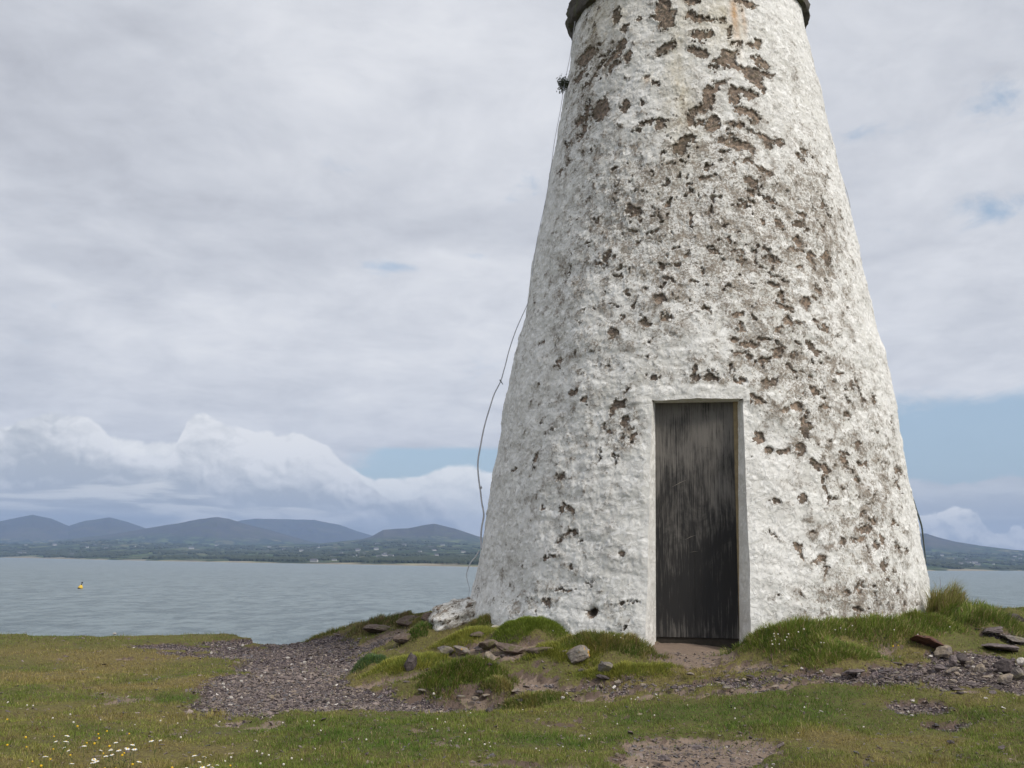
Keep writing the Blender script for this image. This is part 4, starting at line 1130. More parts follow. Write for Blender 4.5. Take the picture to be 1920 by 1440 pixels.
sz = (0.0028 + 0.0065 * RNG.random(n) ** 2.2) * (0.7 + y / 11) * np.where(RNG.random(n) < 0.04, 1.9, 1.0)
CV = np.array([(-1, -.6, -.35), (.9, -.8, -.3), (1.1, .5, -.35), (-.7, .9, -.3), (-.8, -.45, .35), (.7, -.6, .4), (.85, .4, .3), (-.5, .65, .4)])
CF = np.array([(3, 2, 1, 0), (4, 5, 6, 7), (0, 1, 5, 4), (1, 2, 6, 5), (2, 3, 7, 6), (3, 0, 4, 7)])
V = CV[None] * (1 + 0.5 * (RNG.random((n, 8, 3)) - .5)) * (sz[:, None] * np.stack([1 + RNG.random(n), 0.7 + 0.4 * RNG.random(n), 0.35 + 0.5 * RNG.random(n)], -1))[:, None, :]
V = np.einsum('nij,nkj->nki', rot_mats(n, 0.35), V) + np.stack([x, y, z + sz * 0.12], -1)[:, None, :]
pal = np.array([(.095, .078, .072), (.15, .122, .112), (.21, .17, .152), (.105, .10, .105), (.18, .145, .11), (.26, .215, .175), (.55, .51, .47)])
pi_ = RNG.choice(7, n, p=[.26, .26, .17, .12, .11, .07, .01])
cc_ = np.repeat(pal[pi_] * (1.05 + 0.7 * RNG.random((n, 1))), 8, axis=0)
M_chip = material('slate_chips', lambda N, b: N.mix(N.step(N.noise(N.n('ShaderNodeNewGeometry').outputs['Position'], 240.0, 3.0), 0.3, 0.7), N.attr('tint', 'Color'), N.mix(0.6, N.attr('tint', 'Color'), (0.05, 0.04, 0.04))), 0.85, 0.2)
FCg = (CF[None] + (np.arange(n) * 8)[:, None, None]).reshape(-1, 4)
tag(mesh_np('gravel', V.reshape(-1, 3), FCg, M_chip, None, False, {'tint': cc_}), 'purple grey slate chippings on the worn path and bare patches', 'gravel', kind='stuff')

# ------------------------------------------------------------------ grass
GRASSC = {'dry': (0.27, 0.215, 0.075), 'mid': (0.170, 0.200, 0.040), 'green': (0.092, 0.150, 0.026), 'straw': (0.42, 0.34, 0.17), 'deep': (0.060, 0.095, 0.022),
          'bright': (0.15, 0.20, 0.03), 'blue': (0.085, 0.13, 0.075), 'heath': (0.13, 0.085, 0.05)}
def grass_mat(N, b):
    c = N.attr('tint', 'Color')
    tr = N.n('ShaderNodeBsdfTranslucent'); N.put(tr.inputs[0], c)
    mx = N.n('ShaderNodeMixShader'); mx.inputs[0].default_value = 0.28
    o = [q for q in N.t.nodes if q.type == 'OUTPUT_MATERIAL'][0]
    N.t.links.new(b.outputs[0], mx.inputs[1]); N.t.links.new(tr.outputs[0], mx.inputs[2]); N.t.links.new(mx.outputs[0], o.inputs[0])
    return c
M_grass = material('grass_blades', grass_mat, 0.7, 0.15)
def blades(x, y, z, L, w, lean, az, tint, segs=1):
    """curved tapering ribbons; lean = how far the tip goes sideways as a share of the length"""
    n = len(x)
    face = az + pi / 2 + RNG.normal(0, 0.5, n)
    sx, sy = np.cos(face) * w / 2, np.sin(face) * w / 2
    rows, cols = [], []
    for i in range(segs + 1):
        t = i / segs
        hx = np.cos(az) * L * lean * t ** 1.6; hy = np.sin(az) * L * lean * t ** 1.6
        hz_ = L * np.sqrt(np.maximum(1 - lean ** 2 * 0.85, 0.05)) * (t if segs == 1 else np.sin(t * (pi / 2) * np.clip(0.65 + lean * .5, .5, 1.25)) / np.sin((pi / 2) * np.clip(0.65 + lean * .5, .5, 1.25)))
        c = np.stack([x + hx, y + hy, z - 0.004 + hz_], -1)
        if i < segs:
            f = 1 - 0.55 * t
            s = np.stack([sx * f, sy * f, 0 * sx], -1)
            rows += [c - s, c + s]
            cols += [tint * (0.72 + 0.28 * t)] * 2 if False else [tint] * 2
        else:
            rows.append(c); cols.append(tint)
    V = np.stack(rows, 1); Cc = np.stack(cols, 1); m = V.shape[1]
    fc = []
    for i in range(segs - 1):
        a = 2 * i; fc += [(a, a + 1, a + 3), (a, a + 3, a + 2)]
    a = 2 * (segs - 1); fc.append((a, a + 1, a + 2))
    Fc = (np.array(fc)[None] + (np.arange(n) * m)[:, None, None]).reshape(-1, 3)
    return V.reshape(-1, 3), Fc, Cc.reshape(-1, 3)
def mixc(a, b, t): return a * (1 - t[:, None]) + b * t[:, None]
G = {k_: np.array(v_) for k_, v_ in GRASSC.items()}
def turf_tint(hue, n):
    r = RNG.random(n)
    c = mixc(np.tile(G['green'], (n, 1)), np.tile(G['mid'], (n, 1)), np.clip(hue * 2, 0, 1))
    c = mixc(c, np.tile(G['dry'], (n, 1)), np.clip(hue * 2 - 1 + 0.25 * (r - .5), 0, 1))
    c = np.where((r < 0.05 + 0.14 * hue)[:, None], G['straw'] * 0.75, c)
    c = np.where((r > 0.97)[:, None], np.array((0.16, 0.085, 0.05)), c)
    return c * (0.68 + 0.78 * RNG.random((n, 1)))
x, y = sample_view(520000, 4.0, 13.0, 0.75)
gv_, dt_, hue_, tz_ = masks(x, y)
ew = np.interp(x, EDX, EDY) - y
pn = fbm(P3(x, y, 0.0), 14.0, 3, 0.6, 8.0)
pr = (1 - gv_) * (1 - 0.93 * dt_) * (0.85 + 0.6 * pn) * (1 - 0.15 * tz_) + 0.035 * gv_ * (fbm(P3(x, y, 0.0), 3.0, 2, 0.5, 4.0) > 0.05)
k = (RNG.random(len(x)) < pr) & ~in_tower(x, y, 0.0) & (ew > -0.12)
x, y, hue_ = x[k], y[k], hue_[k]; z = gz_at(x, y); n = len(x)
patch = fbm(P3(x, y, 0.0), 1.6, 4, 0.6, 33.0)
L = (0.013 + 0.014 * RNG.random(n)) * np.clip(1 + 1.5 * patch + 0.9 * fbm(P3(x, y, 0.0), 6.0, 3, 0.6, 133.0), 0.35, 2.6) * (0.8 + y / 25) * np.where(RNG.random(n) < 0.02, 1.9, 1.0)
hue_ = np.clip(hue_ + 0.5 * fbm(P3(x, y, 0.0), 5.0, 3, 0.6, 88.0), 0, 1)
tt3 = turf_tint(hue_, n) * np.clip(1 + 0.55 * fbm(P3(x, y, 0.0), 4.0, 4, 0.65, 203.0), .55, 1.5)[:, None]
V, Fc, Cc = blades(x, y, z, L, 0.0022 + 0.00034 * y, np.clip(RNG.normal(0.55, 0.2, n), 0.05, 0.95), RNG.uniform(0, 2 * pi, n), tt3, 1)
tag(mesh_np('grass', V, Fc, M_grass, None, False, {'tint': Cc}), 'short nibbled turf, olive to green, covering the headland', 'grass', kind='stuff')

def tussock(spec, w):
    (px, py, rx, ry, h, Ln, kd, lab, n) = spec
    cx_, cy_, rwx, rwy = w
    n = int(n * 2.4)
    a = RNG.uniform(0, 2 * pi, n); r = np.sqrt(RNG.random(n)) * (1.0 + 0.1 * RNG.normal(size=n))
    lob = 1 + 0.22 * np.sin(a * 3 + px) + 0.12 * np.sin(a * 7 + 2)
    x = cx_ + r * np.cos(a) * rwx * lob; y = cy_ + r * np.sin(a) * rwy * lob
    k = ~in_tower(x, y, 0.01); x, y, r, a = x[k], y[k], r[k], a[k]; n = len(x)
    z = gz_at(x, y)
    L = Ln * (0.45 + 0.65 * RNG.random(n)) * (1.08 - 0.35 * r)
    clump = fbm(P3(x, y, 0.0), 9.0, 2, 0.5, 5.0)
    L *= 1 + 0.8 * clump
    out = np.arctan2((y - cy_), (x - cx_))
    lean = np.clip(0.30 + 0.4 * r + RNG.normal(0, 0.18, n), 0.05, 0.98)
    az = out + RNG.normal(0, 0.8, n)
    if kd in ('lean', 'tall'):
        az = RNG.normal(-0.15, 0.5, n) + 4.5 * fbm(P3(x, y, 0.0), 3.0, 2, 0.5, 3.0); lean = np.clip(0.6 + RNG.normal(0, 0.2, n), .1, .98)
    if kd == 'hang':
        az = RNG.normal(-1.4, 0.7, n); lean = np.clip(0.75 + RNG.normal(0, 0.2, n), .1, 1.0)
    t = RNG.random(n)
    if kd == 'yellow': c = mixc(np.tile(G['mid'], (n, 1)), np.tile(np.array((.25, .24, .05)), (n, 1)), np.clip(t + clump, 0, 1))
    elif kd == 'bright': c = mixc(np.tile(G['bright'], (n, 1)), np.tile(G['mid'], (n, 1)), t * 0.6)
    elif kd == 'blue': c = mixc(np.tile(G['blue'], (n, 1)), np.tile(G['green'], (n, 1)), t)
    elif kd == 'dark': c = mixc(np.tile(G['deep'], (n, 1)), np.tile(G['green'], (n, 1)), t)
    elif kd == 'heath': c = mixc(np.tile(G['heath'], (n, 1)), np.tile(G['green'], (n, 1)), np.clip(t * 0.8 + clump, 0, 1))
    elif kd == 'olive': c = mixc(np.tile(G['green'], (n, 1)), np.tile(G['dry'], (n, 1)), np.clip(t * 0.7 + clump, 0, 1))
    elif kd == 'tall': c = mixc(np.tile(G['mid'], (n, 1)), np.tile(G['straw'], (n, 1)), t ** 2)
    else: c = mixc(np.tile(G['green'] * 0.9, (n, 1)), np.tile(G['mid'], (n, 1)), np.clip(t + clump, 0, 1))
    if kd not in ('bright', 'blue', 'yellow'):
        s = RNG.random(n) < 0.14; c[s] = G['straw'] * 0.8
        s = RNG.random(n) < 0.04; c[s] = np.array((.17, .09, .06))
    c = c * (0.85 + 0.7 * RNG.random((n, 1))) * (1.15 if kd in ('hang', 'flowery', 'green') else 1.0)
    V, Fc, Cc = blades(x, y, z, L, 0.0040, lean, az, c, 3)
    # a matted skirt of short leaves fills the base
    m = n
    i = RNG.integers(0, n, m)
    V2, F2_, C2 = blades(x[i] + RNG.normal(0, .012, m), y[i] + RNG.normal(0, .012, m), z[i], L[i] * 0.45, 0.005, np.clip(RNG.normal(.6, .2, m), .1, .95), RNG.uniform(0, 2 * pi, m), c[i] * 0.9, 1)
    o = mesh_np('grass_tussock', np.vstack([V, V2]), np.vstack([Fc, F2_ + len(V)]), M_grass, None, False, {'tint': np.vstack([Cc, C2])})
    return tag(o, lab, 'grass tussock')
for t, w in zip(TUS, tus_w): tussock(t, w)

# ------------------------------------------------------------------ rocks
def rock_mat_(name, c1, c2, c3=None, lichen=None, layered=False):
    def f(N, b):
        co = N.n('ShaderNodeTexCoord').outputs['Object']
        q = N.v('MULTIPLY', co, (1, 1, 3.5)) if layered else co
        n1 = N.noise(q, 16.0, 6.0, 0.65, 0.4); n2 = N.noise(co, 70.0, 5.0, 0.65)
        c = N.mix(N.step(n1, 0.35, 0.65), c1, c2)
        c = N.mix(N.step(n2, 0.45, 0.7, 0.0, 0.6), c, tuple(v * 0.45 for v in c1))
        if c3: c = N.mix(N.step(N.noise(co, 9.0, 5.0, 0.6), 0.52, 0.62), c, c3)
        if lichen: c = N.mix(N.step(N.noise(co, 13.0, 4.0, 0.6, 0.2), 0.60, 0.66), c, lichen)
        N.put(b.inputs['Normal'], N.bump(N.m('ADD', n1, N.m('MULTIPLY', n2, 0.5)), 0.012, 0.9))
        return c
    return material(name, f, 0.9, 0.15)
MR = {'grey': rock_mat_('grey_rock', (.13, .115, .105), (.24, .21, .19), (.19, .17, .12)),
      'dark': rock_mat_('dark_rock', (.06, .05, .05), (.12, .10, .095)),
      'purple': rock_mat_('purple_slate_rock', (.11, .09, .09), (.21, .175, .168), None, None, True),
      'tan': rock_mat_('tan_rock', (.23, .185, .14), (.36, .30, .23), (.20, .17, .15)),
      'red': rock_mat_('red_brown_rock', (.085, .042, .032), (.15, .08, .06), (.06, .045, .04), None, True),
      'lichen': rock_mat_('lichened_rock', (.17, .145, .125), (.28, .245, .215), (.21, .19, .16), (.42, .24, .06)),
      'brown': rock_mat_('brown_outcrop', (.11, .082, .066), (.20, .155, .13), (.10, .09, .045)),
      'pale': rock_mat_('pale_stone', (.42, .38, .34), (.60, .56, .51))}
def rock(px, py, wpx, hpx, mat, label, seed, group=None, depth=0.8, rz=None, cat='rock', name='rock', sub=3, cuts=7, tilt=0.12, sink=0.42, dz=0.0, rough=0.12):
    c = ground_hit(px, py + hpx * 0.35, dz)
    W_ = px_size(c, wpx) / 2; H_ = px_size(c, hpx) / 2 * 1.15
    bm = bmesh.new(); bmesh.ops.create_icosphere(bm, subdivisions=sub, radius=1.0)
    v = np.array([q.co[:] for q in bm.verts]); f = np.array([[q.index for q in fa_.verts] for fa_ in bm.faces]); bm.free()
    r_ = np.random.default_rng(seed)
    for _ in range(cuts):
        nrm = r_.normal(size=3); nrm[2] *= 0.8; nrm /= np.linalg.norm(nrm); d_ = r_.uniform(0.45, 0.8)
        s = v @ nrm - d_; v = v - np.where(s > 0, s, 0)[:, None] * nrm
    v = v / np.abs(v).max(axis=0)
    v = v * (1 + rough * fbm(v, 2.2, 5, 0.62, seed * 1.7)[:, None])
    v = v * np.array([W_, W_ * depth, H_])
    a = r_.normal(0, tilt); ca, sa = cos(a), sin(a)
    v = v @ np.array([[ca, 0, sa], [0, 1, 0], [-sa, 0, ca]])
    o = mesh_np(name, v, f, MR[mat] if isinstance(mat, str) else mat, None, sub >= 4)
    o.location = (c[0], c[1], c[2] - dz + H_ * (1 - sink) - 0.0)
    o.rotation_euler = (0, 0, rz if rz is not None else r_.uniform(-0.4, 0.4))
    return tag(o, label, cat, group)
rock(1078, 1226, 54, 27, 'lichen', 'rounded grey rock spotted with orange lichen, in the turf left of the door', 4, sink=.5, rough=.2, sub=5, cuts=6)
rock(1137, 1252, 32, 20, 'grey', 'small pyramid shaped brownish stone in the turf in front of the wall', 5, sink=.5, rough=.2, cuts=5)
rock(770, 1243, 24, 32, 'dark', 'upright dark purple stone peg poking out of the left turf mound', 6, sink=.3, rough=.3, cuts=12)
rock(833, 1217, 34, 13, 'grey', 'left one of the two low pinkish stones on top of the turf mound', 7, sink=.66, rough=.22)
rock(864, 1217, 38, 12, 'lichen', 'right one of the two low pinkish stones on top of the turf mound', 8, sink=.66, rough=.22)
rock(895, 1190, 28, 12, 'brown', 'small purple grey rock below the whitewashed outcrop', 9, sink=.66, rough=.22)
rock(915, 1207, 38, 16, 'brown', 'dark blocky rock set in the bank between turf and cushion grass', 10, sink=.66, rough=.22)
rock(958, 1213, 70, 15, 'brown', 'wide low grey brown slab in the bank under the bright green cushion', 11, sink=.66, rough=.22, depth=.5)
rock(1012, 1219, 56, 13, 'brown', 'flat grey slab between the wide low slab and the lichened rock', 12, sink=.66, rough=.22, depth=.5)
rock(920, 1228, 26, 16, 'tan', 'little tan and orange stone at the edge of the shaggy tussock', 13, sink=.66, rough=.22)
rock(958, 1168, 0.01, 0.01, 'pale', 'x', 1) if False else None
rock(931, 1176, 22, 7, 'pale', 'small flat pale stone in the grass below the whitewashed outcrop', 14)
# outcrop on the skyline left of the tower
for (px, py, w_, h_, mt, sd, lb) in [(712, 1180, 60, 16, 'brown', 21, 'low brown rock at the left end of the skyline outcrop'),
                                    (768, 1164, 50, 18, 'brown', 22, 'broad brown rock in the middle of the skyline outcrop'),
                                    (812, 1158, 44, 20, 'brown', 23, 'mossy brown rock of the skyline outcrop touching the whitewashed rock'),
                                    (760, 1196, 46, 16, 'brown', 24, 'earthy brown rock at the foot of the skyline outcrop above the gravel')]:
    rock(px, py, w_, h_, mt, lb, sd, depth=0.9, sub=5, cuts=3, tilt=0.05, sink=0.55, rough=0.28)
# right hand rubble
RT_ = [(1745, 1204, 92, 24, 'red', 31, 'long dark red brown slab jutting out from under the right tussock', -0.10),
       (1772, 1220, 44, 22, 'tan', 32, 'tan wedge shaped stone leaning against the red brown slab', 0.3),
       (1787, 1236, 24, 18, 'purple', 33, 'small grey stone below the tan wedge, left of its darker neighbour', 0.1),
       (1805, 1234, 34, 20, 'dark', 34, 'dark grey stone just right of the small grey one under the red brown slab', 0.1),
       (1760, 1249, 34, 14, 'purple', 35, 'flat purple stone at the edge of the turf below the tan wedge', 0.0),
       (1783, 1256, 36, 8, 'tan', 36, 'thin pale tan sliver lying on the slate rubble', 0.2),
       (1838, 1254, 22, 24, 'tan', 37, 'knobbly pale grey stone standing alone in the rubble', 0.0),
       (1882, 1246, 52, 26, 'dark', 38, 'large dark slate block on the right, with a white scar beside it', 0.15),
       (1884, 1270, 34, 18, 'tan', 39, 'tan triangular stone below the large dark slate block', 0.1),
       (1912, 1262, 30, 22, 'grey', 40, 'grey stone at the right edge of the picture beside the tan triangular one', -0.2),
       (1853, 1269, 26, 6, 'tan', 41, 'narrow pale stone left of the tan triangular one', 0.0),
       (1915, 1238, 18, 16, 'pale', 42, 'small whitish stone at the far right edge', 0.0),
       (1820, 1282, 34, 10, 'purple', 43, 'low purple slate in front of the rubble', 0.0),
       (1868, 1288, 30, 12, 'dark', 44, 'low dark slate in front of the tan triangular stone', 0.0),
       (1790, 1290, 26, 9, 'dark', 45, 'low dark slate at the turf edge in front of the rubble', 0.0),
       (1900, 1158, 64, 18, 'dark', 46, 'dark rough rock on the skyline at the right edge', 0.0),
       (1862, 1180, 60, 12, 'purple', 47, 'grey purple rock shelf between the right tussock and the skyline rock', 0.0),
       (1900, 1196, 70, 12, 'grey', 48, 'upper layered grey rock shelf at the right edge', 0.0),
       (1885, 1214, 90, 14, 'purple', 49, 'lower layered purple rock shelf at the right edge', 0.0),
       (1247, 1421, 30, 12, 'purple', 50, 'purple slate lump at the lower edge of the bare earth hollow', 0.0),
       (1306, 1401, 26, 8, 'purple', 51, 'thin purple slate sliver lying in the bare earth hollow', 0.0),
       (1246, 1403, 16, 6, 'purple', 52, 'tiny slate chip above the purple slate lump in the earth hollow', 0.0),
       (1672, 1393, 20, 10, 'grey', 53, 'small dark stone in the turf on the right, left of its neighbour', 0.0),
       (1783, 1391, 20, 9, 'dark', 54, 'small grey stone in the turf on the right foreground', 0.0),
       (1880, 1400, 18, 8, 'purple', 55, 'small purple stone in the turf near the right edge', 0.0),
       (1600, 1258, 44, 8, 'purple', 56, 'low purple slate in the stony strip before the right tussocks', 0.0),
       (1130, 1268, 30, 8, 'dark', 57, 'low dark slate just below the small pyramid shaped stone', 0.0),
       (915, 1331, 20, 10, 'dark', 58, 'dark slate at the foot of the bare earth bank', 0.0),
       (975, 1313, 18, 9, 'dark', 59, 'dark slate at the right foot of the bare earth bank', 0.0),
       (1340, 1209, 60, 5, 'tan', 60, 'worn flat threshold stone in front of the dark door', 0.0)]
for (px, py, w_, h_, mt, sd, lb, ti) in RT_:
    if sd == 60: continue
    o = rock(px, py, w_ * .9, h_ * .85, mt, lb, sd, depth=0.75, sink=0.6, rough=0.24, cuts=10)
    o.rotation_euler.y = -ti
prs = random.Random(9)
for (px, py) in [(452, 1277), (420, 1289), (418, 1283), (490, 1268), (426, 1293), (433, 1308), (453, 1308), (455, 1210), (396, 1224), (571, 1242), (649, 1256), (1055, 1308), (1062, 1300), (813, 1301), (648, 1307), (1196, 1308),
                 (1712, 1314), (1703, 1335), (1710, 1341), (1848, 1309), (1800, 1257), (1745, 1230), (1888, 1238), (1825, 1250), (1897, 1155), (1503, 1253), (1610, 1262), (540, 1233), (1450, 1433), (1402, 1409), (215, 1188), (1540, 1259), (700, 1302), (615, 1318)]:
    rock(px, py, prs.uniform(4.5, 8), prs.uniform(3, 5), 'pale', 'tiny white pebble lying on the slate chippings or bare earth', prs.randint(100, 900), 'white pebbles scattered on the ground', cat='pebble', name='pebble', sub=2, cuts=4)
for k in range(80):
    r_ = prs.random()
    if r_ < .45: px, py = prs.uniform(1640, 1915), prs.uniform(1236, 1300)
    elif r_ < .7: px, py = prs.uniform(1040, 1640), prs.uniform(1255, 1290)
    elif r_ < .9: px, py = prs.uniform(430, 1000), prs.uniform(1290, 1330)
    else: px, py = prs.uniform(880, 1060), prs.uniform(1205, 1250)
    rock(px, py, prs.uniform(8, 20), prs.uniform(3, 7), prs.choice(['purple', 'dark', 'grey', 'purple', 'tan']), 'fist sized piece of broken slate lying loose in the stony ground', prs.randint(1000, 9000), 'loose pieces of slate around the tower', cat='stone', name='stone', sub=2, cuts=6)

# whitewashed rock the tower stands on, left
wr = bmesh.new(); bmesh.ops.create_icosphere(wr, subdivisions=6, radius=1.0)
v = np.array([q.co[:] for q in wr.verts]); f = np.array([[q.index for q in q2.verts] for q2 in wr.faces]); wr.free()
c0_ = at_depth(862, 1172, 9.75)
v = v * (1 + 0.22 * fbm(v, 1.3, 3, 0.5, 4.0)[:, None])
dirs = v.copy()
lay_ = np.sin((v[:, 0] * 0.8 + v[:, 2] * 1.9 + 0.5 * fbm(v, 1.5, 3, 0.6, 2.0)) * 9.0)
v = v * (1 + 0.035 * lay_[:, None] + 0.07 * fbm(v * np.array([1, 1, 2.2]), 4.0, 4, 0.6, 9.0)[:, None])
v = v * np.array([0.36, 0.42, 0.24])
ca, sa = cos(0.42), sin(0.42)
v = np.stack([v[:, 0] * ca - v[:, 2] * sa, v[:, 1], v[:, 0] * sa + v[:, 2] * ca], -1)
wf = 0.55 + 0.6 * fbm(dirs * np.array([1, 1, 2]), 3.0, 4, 0.6, 8.0)
o = mesh_np('rock', v, f, M_wall, None, True, {'wear': -0.12 + 0.9 * fbm(dirs, 4.5, 4, 0.65, 3.0), 'speck': np.clip(wf + 0.55, 0, 1.3), 'stain': np.full(len(v), 0.25), 'stoneid': np.full(len(v), 0.5)})
o.location = tuple(c0_)
tag(o, 'bulging rock outcrop splashed with worn whitewash at the left foot of the tower', 'rock')

# ------------------------------------------------------------------ flowers
M_petal = material('white_petals', lambda N, b: (0.80, 0.80, 0.78), 0.6)
M_disc = material('yellow_flower_head', lambda N, b: N.mix(N.noise(N.n('ShaderNodeTexCoord').outputs['Object'], 300.0, 2.0), (0.55, 0.30, 0.02), (0.72, 0.50, 0.04)), 0.8)
M_stem = material('green_stem', lambda N, b: (0.07, 0.10, 0.03), 0.7)
M_clover = material('cream_clover', lambda N, b: N.mix(N.noise(N.n('ShaderNodeTexCoord').outputs['Object'], 250.0, 2.0), (0.50, 0.44, 0.36), (0.74, 0.71, 0.64)), 0.8)
fr = random.Random(21)
def dome(r, h, seg=10, rings=5, z0=0.0):
    V, Fc = [], []
    for i in range(rings + 1):
        t = i / rings * pi * 0.62
        for j in range(seg):
            a = 2 * pi * j / seg; q = r * sin(pi * 0.12 + t)
            V.append((q * cos(a), q * sin(a), z0 + h * (cos(0) - cos(t)) * -1 + h))
    for i in range(rings):
        for j in range(seg):
            k = (j + 1) % seg; Fc.append((i * seg + j, (i + 1) * seg + j, (i + 1) * seg + k, i * seg + k))
    Fc.append(tuple(range(seg)))
    return V, Fc
def petals(r0, r1, n, droop):
    V, Fc = [], []
    for i in range(n):
        a = 2 * pi * i / n + fr.uniform(-.08, .08); w = 0.9 * pi * r1 / n; d = droop * fr.uniform(.7, 1.3)
        pts = [(r0, -w * .35, 0), (r1 * .62, -w * .6, -.3 * d), (r1, -w * .22, -d), (r1, w * .22, -d), (r1 * .62, w * .6, -.3 * d), (r0, w * .35, 0)]
        k = len(V)
        for th_ in (0.0, -0.0007):
            for (x_, y_, z_) in pts: V.append((x_ * cos(a) - y_ * sin(a), x_ * sin(a) + y_ * cos(a), z_ + th_))
        Fc.append((k, k + 1, k + 2, k + 3, k + 4, k + 5)); Fc.append((k + 11, k + 10, k + 9, k + 8, k + 7, k + 6))
        for j in range(6):
            q = (j + 1) % 6; Fc.append((k + j, k + 6 + j, k + 6 + q, k + q))
    return V, Fc
def make_flower(kind):
    H_ = 0.10
    lab = {'daisy': 'white daisy with a yellow centre in the grass of the bottom left corner',
           'button': 'round yellow petal-less daisy head in the grass of the bottom left corner',
           'clover': 'tiny cream white flower dotted in the short turf'}[kind]
    grp = {'daisy': 'white daisies in the bottom left corner', 'button': 'yellow daisy heads in the bottom left corner', 'clover': 'tiny cream flowers dotted over the turf'}[kind]
    nm = {'daisy': 'daisy', 'button': 'yellow_flower', 'clover': 'small_flower'}[kind]
    if kind == 'clover': H_ = 0.035
    e = empty(nm, (0, 0, 0), lab, 'flower', grp)
    st = [(0, 0, 0), (0.004, 0.001, H_ * .4), (0.002, -0.002, H_ * .8), (0, 0, H_)]
    V, Fc = tube(st, 0.0010, 5)
    mesh_list('stem', V, Fc, M_stem, e)
    if kind == 'daisy':
        V, Fc = petals(0.004, 0.0135, 13, 0.004); mesh_list('petals', V, Fc, M_petal, e, False, (0, 0, H_ + 0.001))
        V, Fc = dome(0.0052, 0.004); mesh_list('disc', V, Fc, M_disc, e, True, (0, 0, H_ - 0.001))
        V, Fc = tube([(0, 0, H_ * .3), (.012, .004, H_ * .45), (.022, .008, H_ * .5)], [.0012, .0022, .0004], 4); mesh_list('leaf', V, Fc, M_stem, e)
    elif kind == 'button':
        V, Fc = dome(0.0075, 0.008); mesh_list('flower_head', V, Fc, M_disc, e, True, (0, 0, H_ - 0.004))
        V, Fc = tube([(0, 0, H_ * .3), (-.012, .006, H_ * .42), (-.024, .010, H_ * .5)], [.0012, .0022, .0004], 4); mesh_list('leaf', V, Fc, M_stem, e)
    else:
        V, Fc = dome(0.0062, 0.007); mesh_list('flower_head', V, Fc, M_clover, e, True, (0, 0, H_ - 0.004))
    return e, H_
DAISY = [(119, 1384), (117, 1392), (131, 1399), (138, 1401), (157, 1396), (178, 1400), (182, 1411), (204, 1400), (209, 1401), (203, 1410), (217, 1409), (228, 1402), (231, 1397), (243, 1389), (254, 1397), (178, 1417),
         (176, 1423), (190, 1417), (133, 1427), (82, 1424), (60, 1436), (165, 1431), (250, 1424), (292, 1380), (305, 1383), (372, 1422), (355, 1432), (400, 1432), (405, 1437), (385, 1437), (392, 1439), (218, 1386), (367, 1412), (378, 1414), (110, 1393)]
BUTTON = [(46, 1387), (8, 1354), (103, 1385), (138, 1364), (174, 1374), (207, 1369), (195, 1379), (164, 1389), (178, 1386), (239, 1373), (214, 1393), (18, 1405), (50, 1407), (98, 1407), (131, 1412), (235, 1404), (246, 1404), (194, 1409),
          (58, 1426), (95, 1427), (75, 1436), (222, 1430), (210, 1436), (249, 1430), (319, 1432), (433, 1437), (384, 1436), (290, 1438)]
DOTS = [(19, 1312), (13, 1315), (51, 1324), (62, 1324), (94, 1347), (129, 1341), (187, 1345), (251, 1309), (250, 1353), (140, 1355), (230, 1363), (432, 1410), (425, 1417), (337, 1380), (494, 1343), (412, 1350), (577, 1355), (587, 1356), (589, 1364),
        (599, 1374), (482, 1402), (493, 1406), (500, 1408), (492, 1429), (532, 1432), (546, 1412), (592, 1401), (566, 1414), (673, 1383), (688, 1386), (819, 1351), (835, 1353), (871, 1358), (810, 1368), (871, 1373), (847, 1381), (881, 1389), (882, 1333),
        (1107, 1368), (1102, 1380), (1101, 1405), (919, 1396), (917, 1405), (908, 1401), (1002, 1404), (1010, 1409), (1055, 1401), (1135, 1324), (1182, 1311), (1193, 1311), (1235, 1306), (1230, 1338), (1158, 1350), (1377, 1330), (1288, 1322),
        (1211, 1438), (1447, 1427), (980, 1330), (1510, 1330), (1378, 1345), (1620, 1360), (1585, 1340), (530, 1357), (300, 1345), (330, 1350)]
for kd, lst, sr in (('daisy', DAISY, (0.6, 1.0)), ('button', BUTTON, (0.5, 0.85)), ('clover', DOTS, (0.45, 0.95))):
    src, H_ = make_flower(kd)
    for i, (px, py) in enumerate(lst):
        o = src if i == 0 else copy_tree(src)
        s_ = fr.uniform(*sr)
        p = ground_hit(px + fr.uniform(-2, 2), py, H_ * s_ * 0.9)
        zg = float(gz_at(p[0], p[1])[0])
        o.location = (p[0], p[1], zg - 0.002)
        o.scale = (s_, s_, s_)
        o.rotation_euler = (fr.uniform(-.25, .25) + .18, fr.uniform(-.3, .3), fr.uniform(0, 6.28))
def tuss_flowers(pts, mat, lab, grp, r=0.007, H_=0.14):
    e = empty('small_flower', (0, 0, 0), lab, 'flower', grp)
    V, Fc = tube([(0, 0, 0), (.006, 0, H_ * .6), (0, 0, H_)], 0.001, 5); mesh_list('stem', V, Fc, M_stem, e)
    V, Fc = dome(r, r); mesh_list('flower_head', V, Fc, mat, e, True, (0, 0, H_ - r * .6))
    for i, (px, py) in enumerate(pts):
        o = e if i == 0 else copy_tree(e)
        p = ground_hit(px, py, H_ * 0.95); s_ = fr.uniform(.5, .95)
        o.location = (p[0], p[1], float(gz_at(p[0], p[1])[0]) + H_ * (1 - s_) * 0.9); o.scale = (s_, s_, s_)
        o.rotation_euler = (fr.uniform(-.2, .2), fr.uniform(-.2, .2), fr.uniform(0, 6))
